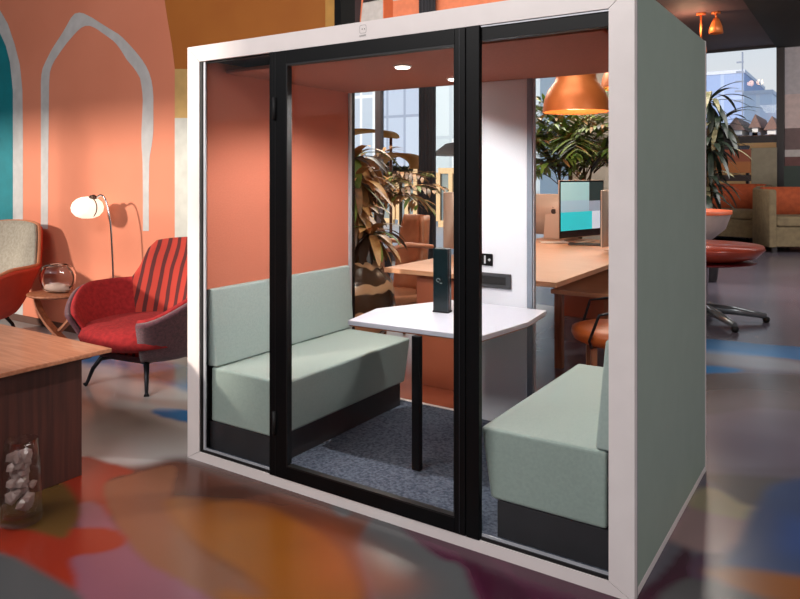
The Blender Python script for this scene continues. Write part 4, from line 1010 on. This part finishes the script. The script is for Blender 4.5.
block(768, 784, 104, 98, 10, grid_mat('hazy_blue_end', (214, 224, 238), (222, 230, 240), 3, 4, 0.8, 0.2), 'small hazy end block outside the far window beside the dark column')
roof_b = M('brown_roof', (118, 92, 84), 0.8); wall_w = M('white_render', (214, 212, 210), 0.8)
for px0, px1, ph, lb in ((700, 722, 127, 'pale low house outside the far window, nearest the pod side'), (724, 746, 122, 'pale low house outside the far window, below the mast'), (748, 762, 119, 'brown roofed low house outside the far window'), (763, 780, 121, 'brown roofed low house beside the dark window column')):
    (x0, z1), (x1, _) = on_y(px0, ph, 50), on_y(px1, ph, 50); hw = (x1 - x0) / 2 - 0.25
    t = thing('low_house', lb, 'house', ((x0 + x1) / 2, 50, GZ), 0, 'low houses outside the far window')
    MB().box(-hw, hw, 0, 6, 0, z1 - GZ - 0.6).build('wall', wall_w, t)
    MB().prism([(-hw - 0.2, z1 - GZ - 0.6), (hw + 0.2, z1 - GZ - 0.6), (hw * 0.2, z1 - GZ + 0.3)], -0.2, 6.2, 'Y').build('roof', roof_b, t)
    for k in (-1, 1): MB().box(k * hw * 0.5 - 0.25, k * hw * 0.5 + 0.25, -0.03, 0.01, z1 - GZ - 1.5, z1 - GZ - 0.9).build('window', M('dim_window', (90, 96, 110), 0.2), t)
x, z = on_y(742.5, 52, 70)
t = thing('antenna_mast', 'thin lattice mast rising outside the far window', 'mast', (x, 70, GZ))
MB().tube([(0, 0, 0), (0, 0, z - GZ)], 0.07, 6).build('pole', M('mast_grey', (140, 150, 170), 0.6), t)
for k in range(7): MB().box(-0.5 - 0.05 * k, 0.1, -0.05, 0.05, z - GZ - 1.0 - 0.9 * k, z - GZ - 0.85 - 0.9 * k).build('crossbar', M('mast_bar', (140, 150, 170), 0.6), t)
# ochre low wall outside the far window
(x0, z1), (x1, _) = on_y(690, 139, 20), on_y(790, 139, 20)
t = thing('terrace_wall', 'ochre timber terrace wall outside below the far window bar', 'wall', ((x0 + x1) / 2, 20, GZ))
MB().box(-(x1 - x0) / 2, (x1 - x0) / 2, 0, 0.2, 0, z1 - GZ).build('boards', stripe_mat('ochre_boards', (228, 178, 116), (204, 150, 90), 'Z', 3, 0.7, 0.7), t)
MB().box(-(x1 - x0) / 2, (x1 - x0) / 2, -0.03, 0.23, z1 - GZ, z1 - GZ + 0.05).build('coping', wood_mid, t)

# timber framed shopfront across the street
def shop(px0, px1, label, n):
    Y = 30.0; (x0, z1), (x1, _) = on_y(px0, 168, Y), on_y(px1, 168, Y)
    t = thing('shopfront', label, 'shopfront', ((x0 + x1) / 2, Y, GZ), 0, 'timber shopfronts across the street'); hw = (x1 - x0) / 2 - 0.13; h = z1 - GZ
    mb = MB(); mb.box(-hw, hw, -0.1, 0.1, h - 0.3, h); mb.box(-hw, hw, -0.1, 0.1, 0, 0.35)
    for k in range(n + 1): mb.box(-hw + 2 * hw * k / n - 0.12, -hw + 2 * hw * k / n + 0.12, -0.12, 0.1, 0.3, h - 0.25)
    mb.build('timber_frame', M('pale_timber', (224, 188, 140), 0.6), t)
    MB().box(-hw, hw, 0.0, 0.04, 0.3, h - 0.3).build('glazing', M('shop_glass', (112, 128, 140), 0.1, c2=(150, 158, 150), scale=0.6), t)
shop(340, 396, 'timber framed shopfront behind the bronze plant', 4); shop(397, 436, 'timber framed shopfront left of the dark curtain', 4); shop(437, 520, 'timber framed shopfront right of the dark curtain', 6)
# curved golden awnings on posts, clipped hedge boxes, white parasol
def awning(px0, px1, py, sag, Y, label):
    (x0, z0), (x1, _) = on_y(px0, py + sag, Y), on_y(px1, py + sag, Y); _, zt = on_y((px0 + px1) / 2, py, Y)
    t = thing('arched_awning', label, 'awning', ((x0 + x1) / 2, Y, GZ), 0, 'arched awnings outside'); hw = (x1 - x0) / 2
    mb = MB(); rows = []
    for k in range(17):
        a = PI * k / 16; rows.append([mb.bm.verts.new((-hw * math.cos(a), yy, z0 - GZ + (zt - z0) * math.sin(a) ** 0.8)) for yy in (0, 0.9)])
    for a_, b_ in zip(rows, rows[1:]): mb.bm.faces.new((a_[0], a_[1], b_[1], b_[0])).smooth = True
    mb.build('canopy', canvas_mat('golden_canvas', (236, 184, 112)), t, solid=0.10)
    for s_ in (-1, 1): MB().tube([(s_ * hw, 0.45, 0), (s_ * hw, 0.45, z0 - GZ)], 0.05, 8).build('post', wood_mid, t)
awning(330, 383, 130, 9, 16, 'golden arched awning higher and further left outside the glass'); awning(367, 411, 154, 15, 15, 'golden arched awning lower and nearer the curtain outside the glass')
def hedge(px0, px1, py0, py1, Y, label):
    (x0, z1), (x1, _) = on_y(px0, py0, Y), on_y(px1, py0, Y); _, z0 = on_y((px0 + px1) / 2, py1, Y); hw = (x1 - x0) / 2
    t = thing('clipped_tree', label, 'tree', ((x0 + x1) / 2, Y, GZ), 0, 'clipped box trees outside')
    mb = MB(); random.seed(int(px0))
    for k in range(1500):
        p = Vector((random.uniform(-hw, hw), random.uniform(0, 0.8), random.uniform(z0 - GZ, z1 - GZ)))
        mb.blade(p, (random.uniform(-1, 1), random.uniform(-1, 1), random.uniform(-0.3, 1)), 0.16, 0.07, 0.3, 2, mi=k % 2)
    mb.build('foliage', [M('hedge_green', (70, 84, 36), 0.8), M('hedge_dark', (44, 52, 30), 0.8)], t)
    MB().tube([(0, 0.4, 0), (0, 0.4, z0 - GZ + 0.1)], 0.06, 8).build('trunk', stem_m, t)
hedge(361, 385, 160, 180, 17, 'box clipped tree outside behind the golden awnings'); hedge(387, 402, 168, 181, 18, 'smaller box clipped tree outside left of the dark curtain')
(x0, z1), (x1, z2) = on_y(438, 143, 16), on_y(490, 155, 16); hw = (x1 - x0) / 2
t = thing('parasol', 'white domed parasol outside, right of the dark curtain', 'parasol', ((x0 + x1) / 2, 16, GZ))
MB().lathe([(hw, z2 - GZ), (hw * 0.92, z2 - GZ + 0.12), (hw * 0.6, z1 - GZ - 0.06), (0, z1 - GZ + 0.04)], (0, 0, 0), 32).build('canopy', canvas_mat('white_canvas', (244, 236, 228)), t, solid=0.03)
MB().tube([(0, 0, 0), (0, 0, z1 - GZ)], 0.04, 8).build('pole', M('parasol_pole', (180, 170, 160), 0.5), t)
